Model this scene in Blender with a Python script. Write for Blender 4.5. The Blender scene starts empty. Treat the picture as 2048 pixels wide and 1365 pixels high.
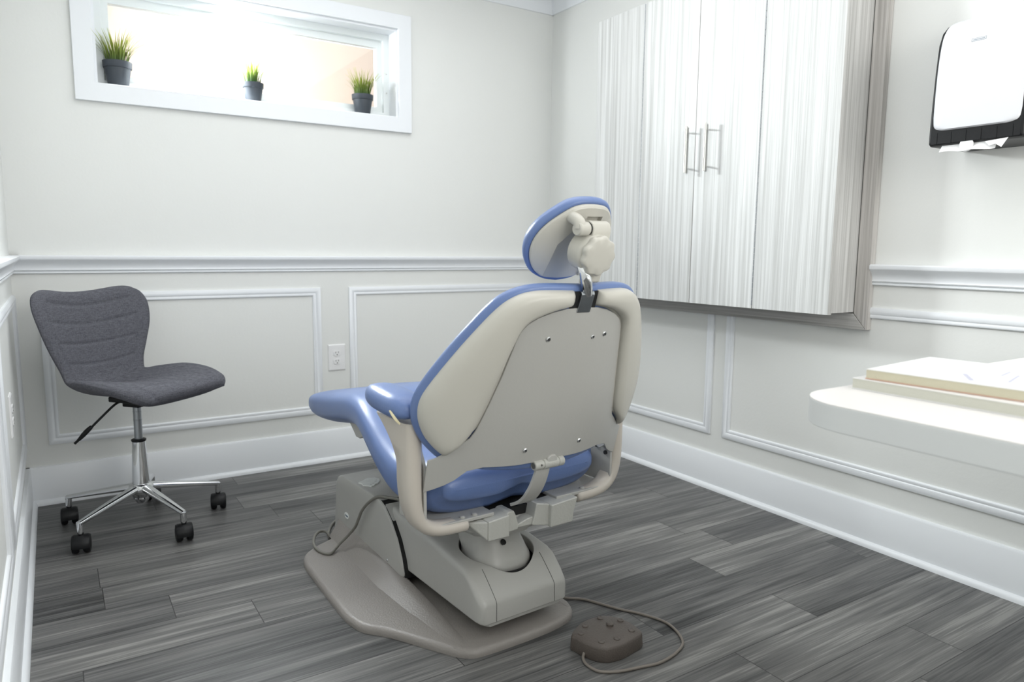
import bpy, bmesh, math, random
from math import sin, cos, pi, radians, sqrt, exp
from mathutils import Vector, Matrix, noise
random.seed(7)
scn = bpy.context.scene
COL = scn.collection

# ---------------------------------------------------------------- camera
W = 2.4455          # width of the room
YAW, PITCH, ROLL = 0.5692, 0.1272, 0.0093
fw = Vector((sin(YAW)*cos(PITCH), cos(YAW)*cos(PITCH), -sin(PITCH)))
r0 = Vector((cos(YAW), -sin(YAW), 0)); u0 = r0.cross(fw)
rt = r0*cos(ROLL) + u0*sin(ROLL); up = -r0*sin(ROLL) + u0*cos(ROLL)
cd = bpy.data.cameras.new('camera'); cam = bpy.data.objects.new('camera', cd); COL.objects.link(cam)
cam.matrix_world = Matrix(((rt.x, up.x, -fw.x, 0.1313), (rt.y, up.y, -fw.y, -3.2438), (rt.z, up.z, -fw.z, 1.0), (0, 0, 0, 1)))
cd.sensor_width = 36; cd.lens = 1433.55/2048*36
cd.clip_start = 0.02
cd.dof.use_dof = True; cd.dof.focus_distance = 2.0; cd.dof.aperture_fstop = 3.6
scn.camera = cam

# ---------------------------------------------------------------- light
w = bpy.data.worlds.new('world'); scn.world = w; w.use_nodes = True
bg = w.node_tree.nodes['Background']; bg.inputs[0].default_value = (0.93, 0.97, 1.0, 1); bg.inputs[1].default_value = 1.35

def area(name, loc, target, sx, sy, power, color=(1, 1, 1), spread=pi):
    l = bpy.data.lights.new(name, 'AREA'); l.shape = 'RECTANGLE'; l.size = sx; l.size_y = sy
    l.energy = power; l.color = color; l.spread = spread
    o = bpy.data.objects.new(name, l); COL.objects.link(o); o.location = loc
    o.rotation_euler = (Vector(target) - Vector(loc)).to_track_quat('-Z', 'Y').to_euler()
    return o
area('outdoor_wall_fill', (0.95, 0.30, 1.95), (1.0, 0.9, 1.92), 0.3, 0.2, 4.5, (1.0, 0.98, 0.95))  # added lamp, makes a bright glow on the outside wall
area('window_daylight', (0.74, 0.17, 1.83), (1.9, -1.6, 0.7), 0.40, 0.20, 50, (0.95, 0.98, 1.0))
area('ceiling_lamp', (1.25, -1.55, 2.30), (1.25, -1.55, 0), 1.5, 2.0, 19, (0.98, 0.985, 1.0))
area('rear_fill', (1.45, -4.22, 1.35), (1.5, -1.5, 0.4), 1.7, 1.5, 42, (1.0, 0.985, 0.965))  # added fill behind the camera for the low walls and chair back
scn.view_settings.view_transform = 'Standard'; scn.view_settings.look = 'None'
scn.view_settings.gamma = 1; scn.view_settings.use_curve_mapping = False
scn.view_settings.exposure = -0.10

# ---------------------------------------------------------------- materials
def mat(name, col, rough=0.5, metal=0.0, spec=0.5, bump=0, bscale=200, var=0, vscale=8, coat=0):
    m = bpy.data.materials.new(name); m.use_nodes = True; nt = m.node_tree
    b = nt.nodes['Principled BSDF']
    b.inputs['Base Color'].default_value = (*col, 1); b.inputs['Roughness'].default_value = rough
    b.inputs['Metallic'].default_value = metal; b.inputs['Specular IOR Level'].default_value = spec
    b.inputs['Coat Weight'].default_value = coat
    tc = nt.nodes.new('ShaderNodeTexCoord')
    if var:
        n = nt.nodes.new('ShaderNodeTexNoise'); n.inputs['Scale'].default_value = vscale; n.inputs['Detail'].default_value = 5
        nt.links.new(tc.outputs['Object'], n.inputs['Vector'])
        mx = nt.nodes.new('ShaderNodeMix'); mx.data_type = 'RGBA'
        mx.inputs['A'].default_value = (*[c*(1-var) for c in col], 1); mx.inputs['B'].default_value = (*[min(1, c*(1+var)) for c in col], 1)
        nt.links.new(n.outputs['Fac'], mx.inputs['Factor']); nt.links.new(mx.outputs['Result'], b.inputs['Base Color'])
    if bump:
        n = nt.nodes.new('ShaderNodeTexNoise'); n.inputs['Scale'].default_value = bscale; n.inputs['Detail'].default_value = 4
        nt.links.new(tc.outputs['Object'], n.inputs['Vector'])
        bp = nt.nodes.new('ShaderNodeBump'); bp.inputs['Strength'].default_value = bump; bp.inputs['Distance'].default_value = 0.002
        nt.links.new(n.outputs['Fac'], bp.inputs['Height']); nt.links.new(bp.outputs['Normal'], b.inputs['Normal'])
    return m

M = {}
M['wall'] = mat('wall_paint', (0.80, 0.81, 0.785), 0.55, bump=0.15, bscale=90, var=0.012, vscale=2)
M['trim'] = mat('trim_paint', (0.86, 0.885, 0.91), 0.32, bump=0.05, bscale=60)
M['ceil'] = mat('ceiling_paint', (0.84, 0.85, 0.85), 0.8, bump=0.1)
M['vinyl'] = mat('window_vinyl', (0.82, 0.86, 0.86), 0.35)
M['cream'] = mat('cream_plastic', (0.56, 0.545, 0.49), 0.32, spec=0.35, var=0.02, vscale=5)
M['enamel'] = mat('grey_enamel', (0.46, 0.455, 0.43), 0.33, bump=0.12, bscale=120, var=0.02)
M['cast'] = mat('cast_enamel', (0.50, 0.50, 0.465), 0.36, bump=0.5, bscale=160)
M['pinkcream'] = mat('armrest_enamel', (0.58, 0.535, 0.475), 0.28, bump=0.05, bscale=60)
M['taupe'] = mat('taupe_enamel', (0.27, 0.25, 0.232), 0.38, bump=0.45, bscale=220, var=0.04)
M['blue'] = mat('blue_vinyl', (0.135, 0.205, 0.415), 0.33, bump=0.18, bscale=420, var=0.06, vscale=6)
M['chrome'] = mat('chrome', (0.78, 0.79, 0.80), 0.09, 1.0)
M['steel'] = mat('brushed_nickel', (0.56, 0.56, 0.53), 0.32, 1.0, bump=0.1)
M['darksteel'] = mat('oiled_steel', (0.36, 0.38, 0.40), 0.28, 1.0, bump=0.2, bscale=80)
M['black'] = mat('black_plastic', (0.006, 0.0065, 0.0075), 0.42, spec=0.3, bump=0.1)
M['void'] = mat('void_black', (0.006, 0.006, 0.006), 0.7, bump=0.1)  # painted darkness of gaps and recesses; also colours the under-seat plate
M['cord'] = mat('taupe_cord', (0.215, 0.19, 0.165), 0.5, bump=0.1, var=0.05)
M['gcord'] = mat('grey_cord', (0.21, 0.205, 0.18), 0.5, bump=0.1, var=0.05)
M['pedal'] = mat('pedal_rubber', (0.105, 0.088, 0.076), 0.45, bump=0.55, bscale=260, var=0.12, vscale=20)
M['pot'] = mat('pot_plastic', (0.045, 0.055, 0.068), 0.5, bump=0.05)
M['soil'] = mat('potting_soil', (0.05, 0.04, 0.03), 0.9, bump=0.8, bscale=120)
M['whiteplastic'] = mat('white_plastic', (0.86, 0.86, 0.86), 0.3, bump=0.03)
M['dispwhite'] = mat('dispenser_white', (0.74, 0.75, 0.78), 0.22, bump=0.02)
M['paper'] = mat('paper_towel', (0.82, 0.82, 0.82), 0.85, bump=0.3)
M['desk'] = mat('desk_laminate', (0.82, 0.80, 0.78), 0.35, bump=0.03)
M['deskedge'] = mat('desk_edge_band', (0.78, 0.80, 0.80), 0.28, bump=0.03)
M['page'] = mat('page_edges', (0.66, 0.62, 0.47), 0.8, bump=0.4, bscale=500)
M['pageb'] = mat('page_edges_grey', (0.66, 0.66, 0.58), 0.8, bump=0.4, bscale=500)
M['cover'] = mat('white_cover', (0.86, 0.86, 0.85), 0.3, bump=0.02)
M['coverback'] = mat('salmon_cover', (0.66, 0.42, 0.32), 0.5, bump=0.05)
M['ink'] = mat('pale_ink', (0.55, 0.55, 0.66), 0.5, bump=0.02)
M['dark'] = mat('slot_black', (0.02, 0.02, 0.02), 0.6, bump=0.05)
M['logoblue'] = mat('logo_blue', (0.015, 0.05, 0.13), 0.4, bump=0.02)
M['logogrey'] = mat('logo_grey', (0.30, 0.34, 0.38), 0.4, bump=0.02)
M['sticker'] = mat('sticker_paper', (0.88, 0.90, 0.87), 0.7, bump=0.4, bscale=300, var=0.1, vscale=60)
M['foam'] = mat('exposed_foam', (0.62, 0.56, 0.36), 0.9, bump=0.6)
M['outer'] = mat('outdoor_wall', (0.82, 0.69, 0.61), 0.9, bump=0.3, var=0.05, vscale=3)
M['groove'] = mat('groove_shadowline', (0.12, 0.12, 0.11), 0.7, bump=0.05)

def nodes(m):
    return m.node_tree.nodes, m.node_tree.links, m.node_tree.nodes['Principled BSDF']

def floor_mat():
    m = bpy.data.materials.new('grey_plank_vinyl'); m.use_nodes = True; N, L, b = nodes(m)
    tc = N.new('ShaderNodeTexCoord')
    sep = N.new('ShaderNodeSeparateXYZ'); L.new(tc.outputs['Object'], sep.inputs[0])
    def math_(op, a, b_=None, c=None):
        n = N.new('ShaderNodeMath'); n.operation = op
        for i, v in enumerate((a, b_, c)):
            if v is None: continue
            if isinstance(v, (int, float)): n.inputs[i].default_value = v
            else: L.new(v, n.inputs[i])
        return n.outputs[0]
    PW, PL = 0.152, 0.92
    yr = math_('DIVIDE', sep.outputs['Y'], PW); row = math_('FLOOR', yr)
    rn = N.new('ShaderNodeTexWhiteNoise'); rn.noise_dimensions = '1D'; L.new(row, rn.inputs['W'])
    xs = math_('ADD', math_('DIVIDE', sep.outputs['X'], PL), math_('MULTIPLY', rn.outputs['Value'], 7.31))
    colm = math_('FLOOR', xs)
    pid = math_('ADD', math_('MULTIPLY', row, 13.7), math_('MULTIPLY', colm, 3.31))
    pn = N.new('ShaderNodeTexWhiteNoise'); pn.noise_dimensions = '1D'; L.new(pid, pn.inputs['W'])
    fy = math_('FRACT', yr); fx = math_('FRACT', xs)
    ey = math_('MINIMUM', fy, math_('SUBTRACT', 1.0, fy)); ex = math_('MINIMUM', fx, math_('SUBTRACT', 1.0, fx))
    sy = math_('LESS_THAN', ey, 0.007); sx = math_('LESS_THAN', ex, 0.0013)
    seam = math_('MAXIMUM', sy, sx)
    # grain
    comb = N.new('ShaderNodeCombineXYZ')
    L.new(math_('ADD', math_('MULTIPLY', sep.outputs['X'], 1.6), math_('MULTIPLY', pn.outputs['Value'], 41.0)), comb.inputs[0])
    L.new(math_('MULTIPLY', sep.outputs['Y'], 52.0), comb.inputs[1]); L.new(pid, comb.inputs[2])
    g1 = N.new('ShaderNodeTexNoise'); g1.inputs['Scale'].default_value = 1.0; g1.inputs['Detail'].default_value = 7; g1.inputs['Roughness'].default_value = 0.62
    g1.inputs['Distortion'].default_value = 0.35
    L.new(comb.outputs[0], g1.inputs['Vector'])
    comb2 = N.new('ShaderNodeCombineXYZ')
    L.new(math_('MULTIPLY', sep.outputs['X'], 5.0), comb2.inputs[0]); L.new(math_('MULTIPLY', sep.outputs['Y'], 230.0), comb2.inputs[1]); L.new(pid, comb2.inputs[2])
    g2 = N.new('ShaderNodeTexNoise'); g2.inputs['Scale'].default_value = 1.0; g2.inputs['Detail'].default_value = 3; L.new(comb2.outputs[0], g2.inputs['Vector'])
    comb3 = N.new('ShaderNodeCombineXYZ')
    L.new(math_('MULTIPLY', sep.outputs['X'], 0.9), comb3.inputs[0]); L.new(math_('MULTIPLY', sep.outputs['Y'], 7.0), comb3.inputs[1]); L.new(pid, comb3.inputs[2])
    g3 = N.new('ShaderNodeTexNoise'); g3.inputs['Scale'].default_value = 2.0; g3.inputs['Detail'].default_value = 4; L.new(comb3.outputs[0], g3.inputs['Vector'])
    v = math_('ADD', math_('MULTIPLY', g1.outputs['Fac'], 0.62), math_('MULTIPLY', g2.outputs['Fac'], 0.44))
    v = math_('ADD', v, math_('MULTIPLY', g3.outputs['Fac'], 0.55))
    v = math_('ADD', v, math_('MULTIPLY', pn.outputs['Value'], 0.17))
    ramp = N.new('ShaderNodeValToRGB'); cr = ramp.color_ramp
    cr.elements[0].position = 0.60; cr.elements[0].color = (0.027, 0.0275, 0.0280, 1)
    cr.elements[1].position = 1.10; cr.elements[1].color = (0.265, 0.261, 0.248, 1)
    e = cr.elements.new(0.76); e.color = (0.090, 0.090, 0.089, 1)
    e = cr.elements.new(0.92); e.color = (0.168, 0.166, 0.160, 1)
    sc = math_('MULTIPLY', v, 0.92)
    L.new(sc, ramp.inputs[0])
    mx = N.new('ShaderNodeMix'); mx.data_type = 'RGBA'; L.new(seam, mx.inputs['Factor'])
    L.new(ramp.outputs[0], mx.inputs['A']); mx.inputs['B'].default_value = (0.03, 0.03, 0.03, 1)
    L.new(mx.outputs['Result'], b.inputs['Base Color'])
    b.inputs['Roughness'].default_value = 0.42; b.inputs['Specular IOR Level'].default_value = 0.4
    bp = N.new('ShaderNodeBump'); bp.inputs['Strength'].default_value = 0.25; bp.inputs['Distance'].default_value = 0.001
    L.new(g2.outputs['Fac'], bp.inputs['Height']); L.new(bp.outputs['Normal'], b.inputs['Normal'])
    return m
M['floor'] = floor_mat()

def laminate(name, c0, c1, axis, rough=0.22, freq=220):
    """streaky laminate; lines run along 'Z' (vertical) or 'Y'."""
    m = bpy.data.materials.new(name); m.use_nodes = True; N, L, b = nodes(m)
    tc = N.new('ShaderNodeTexCoord'); mp = N.new('ShaderNodeMapping'); L.new(tc.outputs['Object'], mp.inputs[0])
    s = [freq, freq, freq]; s['XYZ'.index(axis)] = 2.2
    mp.inputs['Scale'].default_value = s
    n = N.new('ShaderNodeTexNoise'); n.inputs['Scale'].default_value = 1.0; n.inputs['Detail'].default_value = 5; n.inputs['Roughness'].default_value = 0.7
    L.new(mp.outputs[0], n.inputs['Vector'])
    mp2 = N.new('ShaderNodeMapping'); L.new(tc.outputs['Object'], mp2.inputs[0])
    s2 = [60, 60, 60]; s2['XYZ'.index(axis)] = 0.8; mp2.inputs['Scale'].default_value = s2
    n2 = N.new('ShaderNodeTexNoise'); n2.inputs['Scale'].default_value = 1.0; n2.inputs['Detail'].default_value = 3; L.new(mp2.outputs[0], n2.inputs['Vector'])
    ad = N.new('ShaderNodeMath'); ad.operation = 'ADD'; L.new(n.outputs['Fac'], ad.inputs[0]); L.new(n2.outputs['Fac'], ad.inputs[1])
    ml = N.new('ShaderNodeMath'); ml.operation = 'MULTIPLY'; L.new(ad.outputs[0], ml.inputs[0]); ml.inputs[1].default_value = 0.5
    r = N.new('ShaderNodeValToRGB'); r.color_ramp.elements[0].position = 0.36; r.color_ramp.elements[1].position = 0.62
    r.color_ramp.elements[0].color = (*c0, 1); r.color_ramp.elements[1].color = (*c1, 1)
    L.new(ml.outputs[0], r.inputs[0]); L.new(r.outputs[0], b.inputs['Base Color'])
    b.inputs['Roughness'].default_value = rough; b.inputs['Specular IOR Level'].default_value = 0.35
    bp = N.new('ShaderNodeBump'); bp.inputs['Strength'].default_value = 0.12; bp.inputs['Distance'].default_value = 0.001
    L.new(ml.outputs[0], bp.inputs['Height']); L.new(bp.outputs['Normal'], b.inputs['Normal'])
    return m
M['lamV'] = laminate('cabinet_laminate_vertical', (0.44, 0.445, 0.43), (0.74, 0.75, 0.74), 'Z', 0.52)
M['lamS'] = laminate('cabinet_laminate_edge', (0.33, 0.31, 0.29), (0.62, 0.60, 0.575), 'Z', 0.4, 150)
M['lamB'] = laminate('cabinet_laminate_side', (0.42, 0.415, 0.40), (0.72, 0.715, 0.70), 'Z', 0.45, 150)
M['lamH'] = laminate('cabinet_laminate_horizontal', (0.30, 0.29, 0.27), (0.58, 0.57, 0.55), 'Y', 0.4, 150)

def fabric():
    m = bpy.data.materials.new('grey_woven_fabric'); m.use_nodes = True; N, L, b = nodes(m)
    tc = N.new('ShaderNodeTexCoord'); outs = []
    for sc in ((520, 520, 60), (60, 60, 620)):
        mp = N.new('ShaderNodeMapping'); L.new(tc.outputs['Object'], mp.inputs[0]); mp.inputs['Scale'].default_value = sc
        n = N.new('ShaderNodeTexNoise'); n.inputs['Scale'].default_value = 1.0; n.inputs['Detail'].default_value = 3; L.new(mp.outputs[0], n.inputs['Vector']); outs.append(n)
    ad = N.new('ShaderNodeMath'); ad.operation = 'ADD'; L.new(outs[0].outputs['Fac'], ad.inputs[0]); L.new(outs[1].outputs['Fac'], ad.inputs[1])
    r = N.new('ShaderNodeValToRGB'); r.color_ramp.elements[0].position = 0.30; r.color_ramp.elements[1].position = 0.75
    r.color_ramp.elements[0].color = (0.052, 0.054, 0.066, 1); r.color_ramp.elements[1].color = (0.19, 0.19, 0.215, 1)
    ml = N.new('ShaderNodeMath'); ml.operation = 'MULTIPLY'; ml.inputs[1].default_value = 0.5; L.new(ad.outputs[0], ml.inputs[0])
    L.new(ml.outputs[0], r.inputs[0]); L.new(r.outputs[0], b.inputs['Base Color']); b.inputs['Roughness'].default_value = 0.9
    b.inputs['Specular IOR Level'].default_value = 0.2
    bp = N.new('ShaderNodeBump'); bp.inputs['Strength'].default_value = 0.5; bp.inputs['Distance'].default_value = 0.001
    L.new(ml.outputs[0], bp.inputs['Height']); L.new(bp.outputs['Normal'], b.inputs['Normal'])
    return m
M['fabric'] = fabric()

def leafmat():
    m = bpy.data.materials.new('grass_blade'); m.use_nodes = True; N, L, b = nodes(m)
    tc = N.new('ShaderNodeTexCoord'); sep = N.new('ShaderNodeSeparateXYZ'); L.new(tc.outputs['Object'], sep.inputs[0])
    mr = N.new('ShaderNodeMapRange'); mr.inputs['From Min'].default_value = 0.08; mr.inputs['From Max'].default_value = 0.19; L.new(sep.outputs['Z'], mr.inputs['Value'])
    r = N.new('ShaderNodeValToRGB'); r.color_ramp.elements[0].color = (0.05, 0.16, 0.04, 1); r.color_ramp.elements[1].color = (0.62, 0.66, 0.10, 1)
    L.new(mr.outputs[0], r.inputs[0]); L.new(r.outputs[0], b.inputs['Base Color']); b.inputs['Roughness'].default_value = 0.45
    tr = N.new('ShaderNodeBsdfTranslucent'); L.new(r.outputs[0], tr.inputs['Color'])
    ms = N.new('ShaderNodeMixShader'); ms.inputs[0].default_value = 0.45
    out = N['Material Output']; L.new(b.outputs[0], ms.inputs[1]); L.new(tr.outputs[0], ms.inputs[2]); L.new(ms.outputs[0], out.inputs[0])
    return m
M['leaf'] = leafmat()

def glassmat():
    m = bpy.data.materials.new('window_glass'); m.use_nodes = True; N, L, b = nodes(m)
    N.remove(b); t = N.new('ShaderNodeBsdfTransparent'); t.inputs[0].default_value = (0.97, 0.985, 0.98, 1)
    g = N.new('ShaderNodeBsdfGlossy'); g.inputs['Roughness'].default_value = 0.02
    fr = N.new('ShaderNodeFresnel'); fr.inputs[0].default_value = 1.3
    ms = N.new('ShaderNodeMixShader'); L.new(fr.outputs[0], ms.inputs[0]); L.new(t.outputs[0], ms.inputs[1]); L.new(g.outputs[0], ms.inputs[2])
    L.new(ms.outputs[0], N['Material Output'].inputs[0]); return m
M['glass'] = glassmat()

# ---------------------------------------------------------------- mesh helpers
class MB:
    def __init__(s): s.v = []; s.f = []; s.m = []; s.cur = 0
    def add(s, vs, fs):
        o = len(s.v); s.v += [tuple(x) for x in vs]; s.f += [tuple(i+o for i in f) for f in fs]; s.m += [s.cur]*len(fs)
        return s
    def box(s, x0, x1, y0, y1, z0, z1):
        return s.add([(x0,y0,z0),(x1,y0,z0),(x1,y1,z0),(x0,y1,z0),(x0,y0,z1),(x1,y0,z1),(x1,y1,z1),(x0,y1,z1)],
                     [(0,3,2,1),(4,5,6,7),(0,1,5,4),(1,2,6,5),(2,3,7,6),(3,0,4,7)])
    def prism(s, poly, f0, f1):
        """poly of 2d points; f0(p), f1(p) give the two 3d ends"""
        n = len(poly); vs = [f0(p) for p in poly] + [f1(p) for p in poly]
        fs = [tuple(range(n-1, -1, -1)), tuple(range(n, 2*n))] + [(i, (i+1) % n, n+(i+1) % n, n+i) for i in range(n)]
        return s.add(vs, fs)
    def loft(s, rings, close=True, caps=True):
        n = len(rings[0]); vs = [p for r in rings for p in r]; fs = []
        for j in range(len(rings)-1):
            for i in range(n if close else n-1):
                a = j*n+i; b = j*n+(i+1) % n; fs.append((a, b, b+n, a+n))
        if caps: fs += [tuple(range(n-1, -1, -1)), tuple(range((len(rings)-1)*n, len(rings)*n))]
        return s.add(vs, fs)
    def tube(s, pts, r, n=10, smooth=6, squash=1.0):
        pts = [Vector(p) for p in pts]
        if smooth > 1: pts = catmull(pts, smooth)
        rr = r if callable(r) else (lambda t: r)
        rings = []; up_ = None
        for i, p in enumerate(pts):
            d = (pts[min(i+1, len(pts)-1)] - pts[max(i-1, 0)]).normalized()
            if up_ is None: up_ = Vector((0, 0, 1)) if abs(d.z) < .9 else Vector((0, 1, 0))
            x = d.cross(up_).normalized(); up_ = x.cross(d).normalized()
            R_ = rr(i/(len(pts)-1))
            rings.append([p + x*R_*cos(2*pi*k/n) + up_*R_*squash*sin(2*pi*k/n) for k in range(n)])
        return s.loft(rings)
    def lathe(s, prof, c=(0,0,0), ax='Z', n=32, rot=None):
        """prof [(r, h)]"""
        rings = []
        for r, h in prof:
            ring = []
            for k in range(n):
                a = 2*pi*k/n; p = Vector((r*cos(a), r*sin(a), h))
                if ax == 'X': p = Vector((p.z, p.x, p.y))
                if ax == 'Y': p = Vector((p.x, -p.z, p.y)) if False else Vector((p.y, p.z, p.x))
                if rot: p = rot @ p
                ring.append(p + Vector(c))
            rings.append(ring)
        return s.loft(rings)
    def build(s, name, material, parent=None, bevel=0, seg=3, smooth=35, local=None, subsurf=0):
        me = bpy.data.meshes.new(name); me.from_pydata([tuple(v) for v in s.v], [], s.f); me.update()
        mats = material if isinstance(material, (list, tuple)) else [material]
        for m_ in mats: me.materials.append(m_)
        for p, mi in zip(me.polygons, s.m): p.material_index = mi
        bm = bmesh.new(); bm.from_mesh(me); bmesh.ops.recalc_face_normals(bm, faces=bm.faces[:]); bm.to_mesh(me); bm.free()
        if smooth:
            for p in me.polygons: p.use_smooth = True
            me.set_sharp_from_angle(angle=radians(smooth))
        o = bpy.data.objects.new(name, me); COL.objects.link(o)
        if parent: o.parent = parent
        if bevel:
            b = o.modifiers.new('bevel', 'BEVEL'); b.width = bevel; b.segments = seg; b.limit_method = 'ANGLE'; b.angle_limit = radians(30); b.harden_normals = True
        if subsurf:
            b = o.modifiers.new('sub', 'SUBSURF'); b.levels = subsurf; b.render_levels = subsurf
        return o

def catmull(pts, k, closed=False):
    out = []; n = len(pts); T = type(pts[0])
    rng = range(n if closed else n-1)
    for i in rng:
        g = (lambda j: pts[j % n]) if closed else (lambda j: pts[max(0, min(n-1, j))])
        a, b, c, d = g(i-1), g(i), g(i+1), g(i+2)
        for q in range(k):
            t = q/k
            out.append(0.5*((2*b) + (c-a)*t + (2*a-5*b+4*c-d)*t*t + (3*b-a-3*c+d)*t*t*t))
    if not closed: out.append(pts[-1].copy())
    return out
def cm2(pts, k, closed=False): return catmull([Vector(p) for p in pts], k, closed)
def lerp(tbl, x):
    """piecewise smooth interpolation in a table of rows (x, a, b, ...)"""
    if x <= tbl[0][0]: return tbl[0][1:]
    for r0_, r1_ in zip(tbl, tbl[1:]):
        if x <= r1_[0]:
            t = (x-r0_[0])/(r1_[0]-r0_[0]); return tuple(a+(b-a)*t for a, b in zip(r0_[1:], r1_[1:]))
    return tbl[-1][1:]
def clm(tbl, x):
    """catmull interpolation in a table"""
    n = len(tbl)
    if x <= tbl[0][0]: return tbl[0][1:]
    for i in range(n-1):
        if x <= tbl[i+1][0]:
            p1, p2 = tbl[i], tbl[i+1]; p0 = tbl[max(i-1, 0)]; p3 = tbl[min(i+2, n-1)]
            t = (x-p1[0])/(p2[0]-p1[0]); h = p2[0]-p1[0]; out = []
            for k in range(1, len(p1)):
                m1 = (p2[k]-p0[k])/(p2[0]-p0[0])*h; m2 = (p3[k]-p1[k])/(p3[0]-p1[0])*h
                out.append((2*t**3-3*t*t+1)*p1[k]+(t**3-2*t*t+t)*m1+(-2*t**3+3*t*t)*p2[k]+(t**3-t*t)*m2)
            return tuple(out)
    return tbl[-1][1:]
def empty(name, label, cat, loc=(0,0,0), rz=0, group=None):
    o = bpy.data.objects.new(name, None); o.empty_display_size = 0.1; COL.objects.link(o); o.location = loc; o.rotation_euler = (0, 0, rz)
    o['label'] = label; o['category'] = cat
    if group: o['group'] = group
    return o
def tag(o, label, cat, group=None):
    o['label'] = label; o['category'] = cat
    if group: o['group'] = group
    return o
def struct(o): o['kind'] = 'structure'; return o
def apply_bool(o, cutter):
    md = o.modifiers.new('cut', 'BOOLEAN'); md.operation = 'DIFFERENCE'; md.solver = 'EXACT'; md.object = cutter
    bpy.context.view_layer.update()
    dg = bpy.context.evaluated_depsgraph_get(); me = bpy.data.meshes.new_from_object(o.evaluated_get(dg))
    o.modifiers.clear(); old = o.data; o.data = me
    for p in me.polygons: p.use_smooth = True
    me.set_sharp_from_angle(angle=radians(35))
    bpy.data.objects.remove(cutter)
def text_mesh(txt, size, ext=0.0004):
    cu = bpy.data.curves.new('t', 'FONT'); cu.body = txt; cu.size = size; cu.extrude = ext; cu.align_x = 'CENTER'; cu.align_y = 'CENTER'
    cu.resolution_u = 3
    o = bpy.data.objects.new('t', cu); COL.objects.link(o); bpy.context.view_layer.update()
    me = bpy.data.meshes.new_from_object(o.evaluated_get(bpy.context.evaluated_depsgraph_get())); bpy.data.objects.remove(o)
    return me

# ================================================================ the room
YB = -4.3          # wall behind the camera
H = 2.325
b = MB(); b.box(-0.15, W+0.15, YB-0.1, 0.25, -0.1, 0.0); struct(b.build('floor', M['floor'], smooth=0))
b = MB(); b.box(-0.15, W+0.15, YB-0.1, 0.25, H, H+0.1); struct(b.build('ceiling', M['ceil'], smooth=0))
b = MB(); b.box(-0.15, 0, YB, 0.0, 0, H); struct(b.build('wall_left', M['wall'], smooth=0))
b = MB(); b.box(W, W+0.15, YB, 0.0, 0, H); struct(b.build('wall_right', M['wall'], smooth=0))
b = MB(); b.box(-0.15, W+0.15, YB-0.1, YB, 0, H); struct(b.build('wall_rear', M['wall'], smooth=0))
WX0, WX1, WZ0, WZ1 = 0.311, 1.553, 1.613, 2.012      # window opening
b = MB(); b.box(-0.15, WX0, 0, 0.22, 0, H); b.box(WX1, W+0.15, 0, 0.22, 0, H); b.box(WX0, WX1, 0, 0.22, 0, WZ0); b.box(WX0, WX1, 0, 0.22, WZ1, H)
struct(b.build('wall_back', M['wall'], smooth=0))

def run(prof, axis, a, b_, wallpos, name):
    """sweep a moulding profile [(out, z)] along a wall"""
    mb = MB()
    if axis == 'back': mb.prism(prof, lambda p: (a, wallpos-p[0], p[1]), lambda p: (b_, wallpos-p[0], p[1]))
    if axis == 'left': mb.prism(prof, lambda p: (wallpos+p[0], a, p[1]), lambda p: (wallpos+p[0], b_, p[1]))
    if axis == 'right': mb.prism(prof, lambda p: (wallpos-p[0], a, p[1]), lambda p: (wallpos-p[0], b_, p[1]))
    return struct(mb.build(name, M['trim'], smooth=40))
base = [(0,0),(0.016,0),(0.016,0.143),(0.012,0.150),(0,0.150)]
shoe = [(0.016,0)] + [(0.016+0.014*cos(t*pi/10), 0.020*sin(t*pi/10)) for t in range(6)]
rail = [(0,0.892),(0.006,0.892),(0.010,0.895),(0.010,0.899),(0.007,0.901),(0.011,0.903),(0.013,0.907),(0.011,0.911),(0.012,0.916)]
rail += [(0.012+0.021*(1-cos(t/8*pi/2)), 0.916+0.030*t/8) for t in range(1, 9)] + [(0.034,0.948),(0.034,0.958),(0.028,0.962),(0,0.962)]
crown = [(0,2.228),(0.008,2.228),(0.010,2.235)] + [(0.012+0.055*(1-cos(t/6*pi/2)), 2.240+0.062*sin(t/6*pi/2)) for t in range(7)] + [(0.072,2.312),(0.078,H),(0,H)]
for side, a_, b__, wp in (('back', 0, W, 0), ('left', YB, 0, 0), ('right', YB, 0, W)):
    run(base, side, a_, b__, wp, 'baseboard_'+side)
    run(shoe, side, a_, b__, wp, 'trim_1')
    if side == 'right':
        run(rail, side, YB, -1.870, wp, 'trim_2'); run(rail, side, -0.600, 0, wp, 'trim_2')
    else: run(rail, side, a_, b__, wp, 'trim_2')
    run(crown, side, a_, b__, wp, 'trim_3')
# picture-frame panel mouldings
pm = [(0.0, 0.0), (0.008, 0.0), (0.011, 0.005), (0.013, 0.012), (0.010, 0.020), (0.007, 0.024), (0.009, 0.027), (0.009, 0.033), (0.005, 0.037), (0.0, 0.037)]   # (out, inward)
def panel(side, a0, a1, z0, z1, wp):
    rings = []
    for out, inn in pm:
        c = [(a0+inn, z0+inn), (a1-inn, z0+inn), (a1-inn, z1-inn), (a0+inn, z1-inn)]
        if side == 'back': rings.append([(x, wp-out, z) for x, z in c])
        if side == 'left': rings.append([(wp+out, x, z) for x, z in c])
        if side == 'right': rings.append([(wp-out, x, z) for x, z in c])
    mb = MB(); mb.loft(rings, caps=False)
    struct(mb.build('trim_4', M['trim'], smooth=50))
PZ0, PZ1 = 0.232, 0.818
panel('back', 0.080, 1.160, PZ0, PZ1, 0); panel('back', 1.295, 2.365, PZ0, PZ1, 0)
panel('right', -1.196, -0.08, PZ0, PZ1, W); panel('right', -2.90, -1.263, PZ0, PZ1, W)
panel('left', -1.12, -0.07, PZ0, PZ1, 0); panel('left', -2.3, -1.20, PZ0, PZ1, 0)

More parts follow.
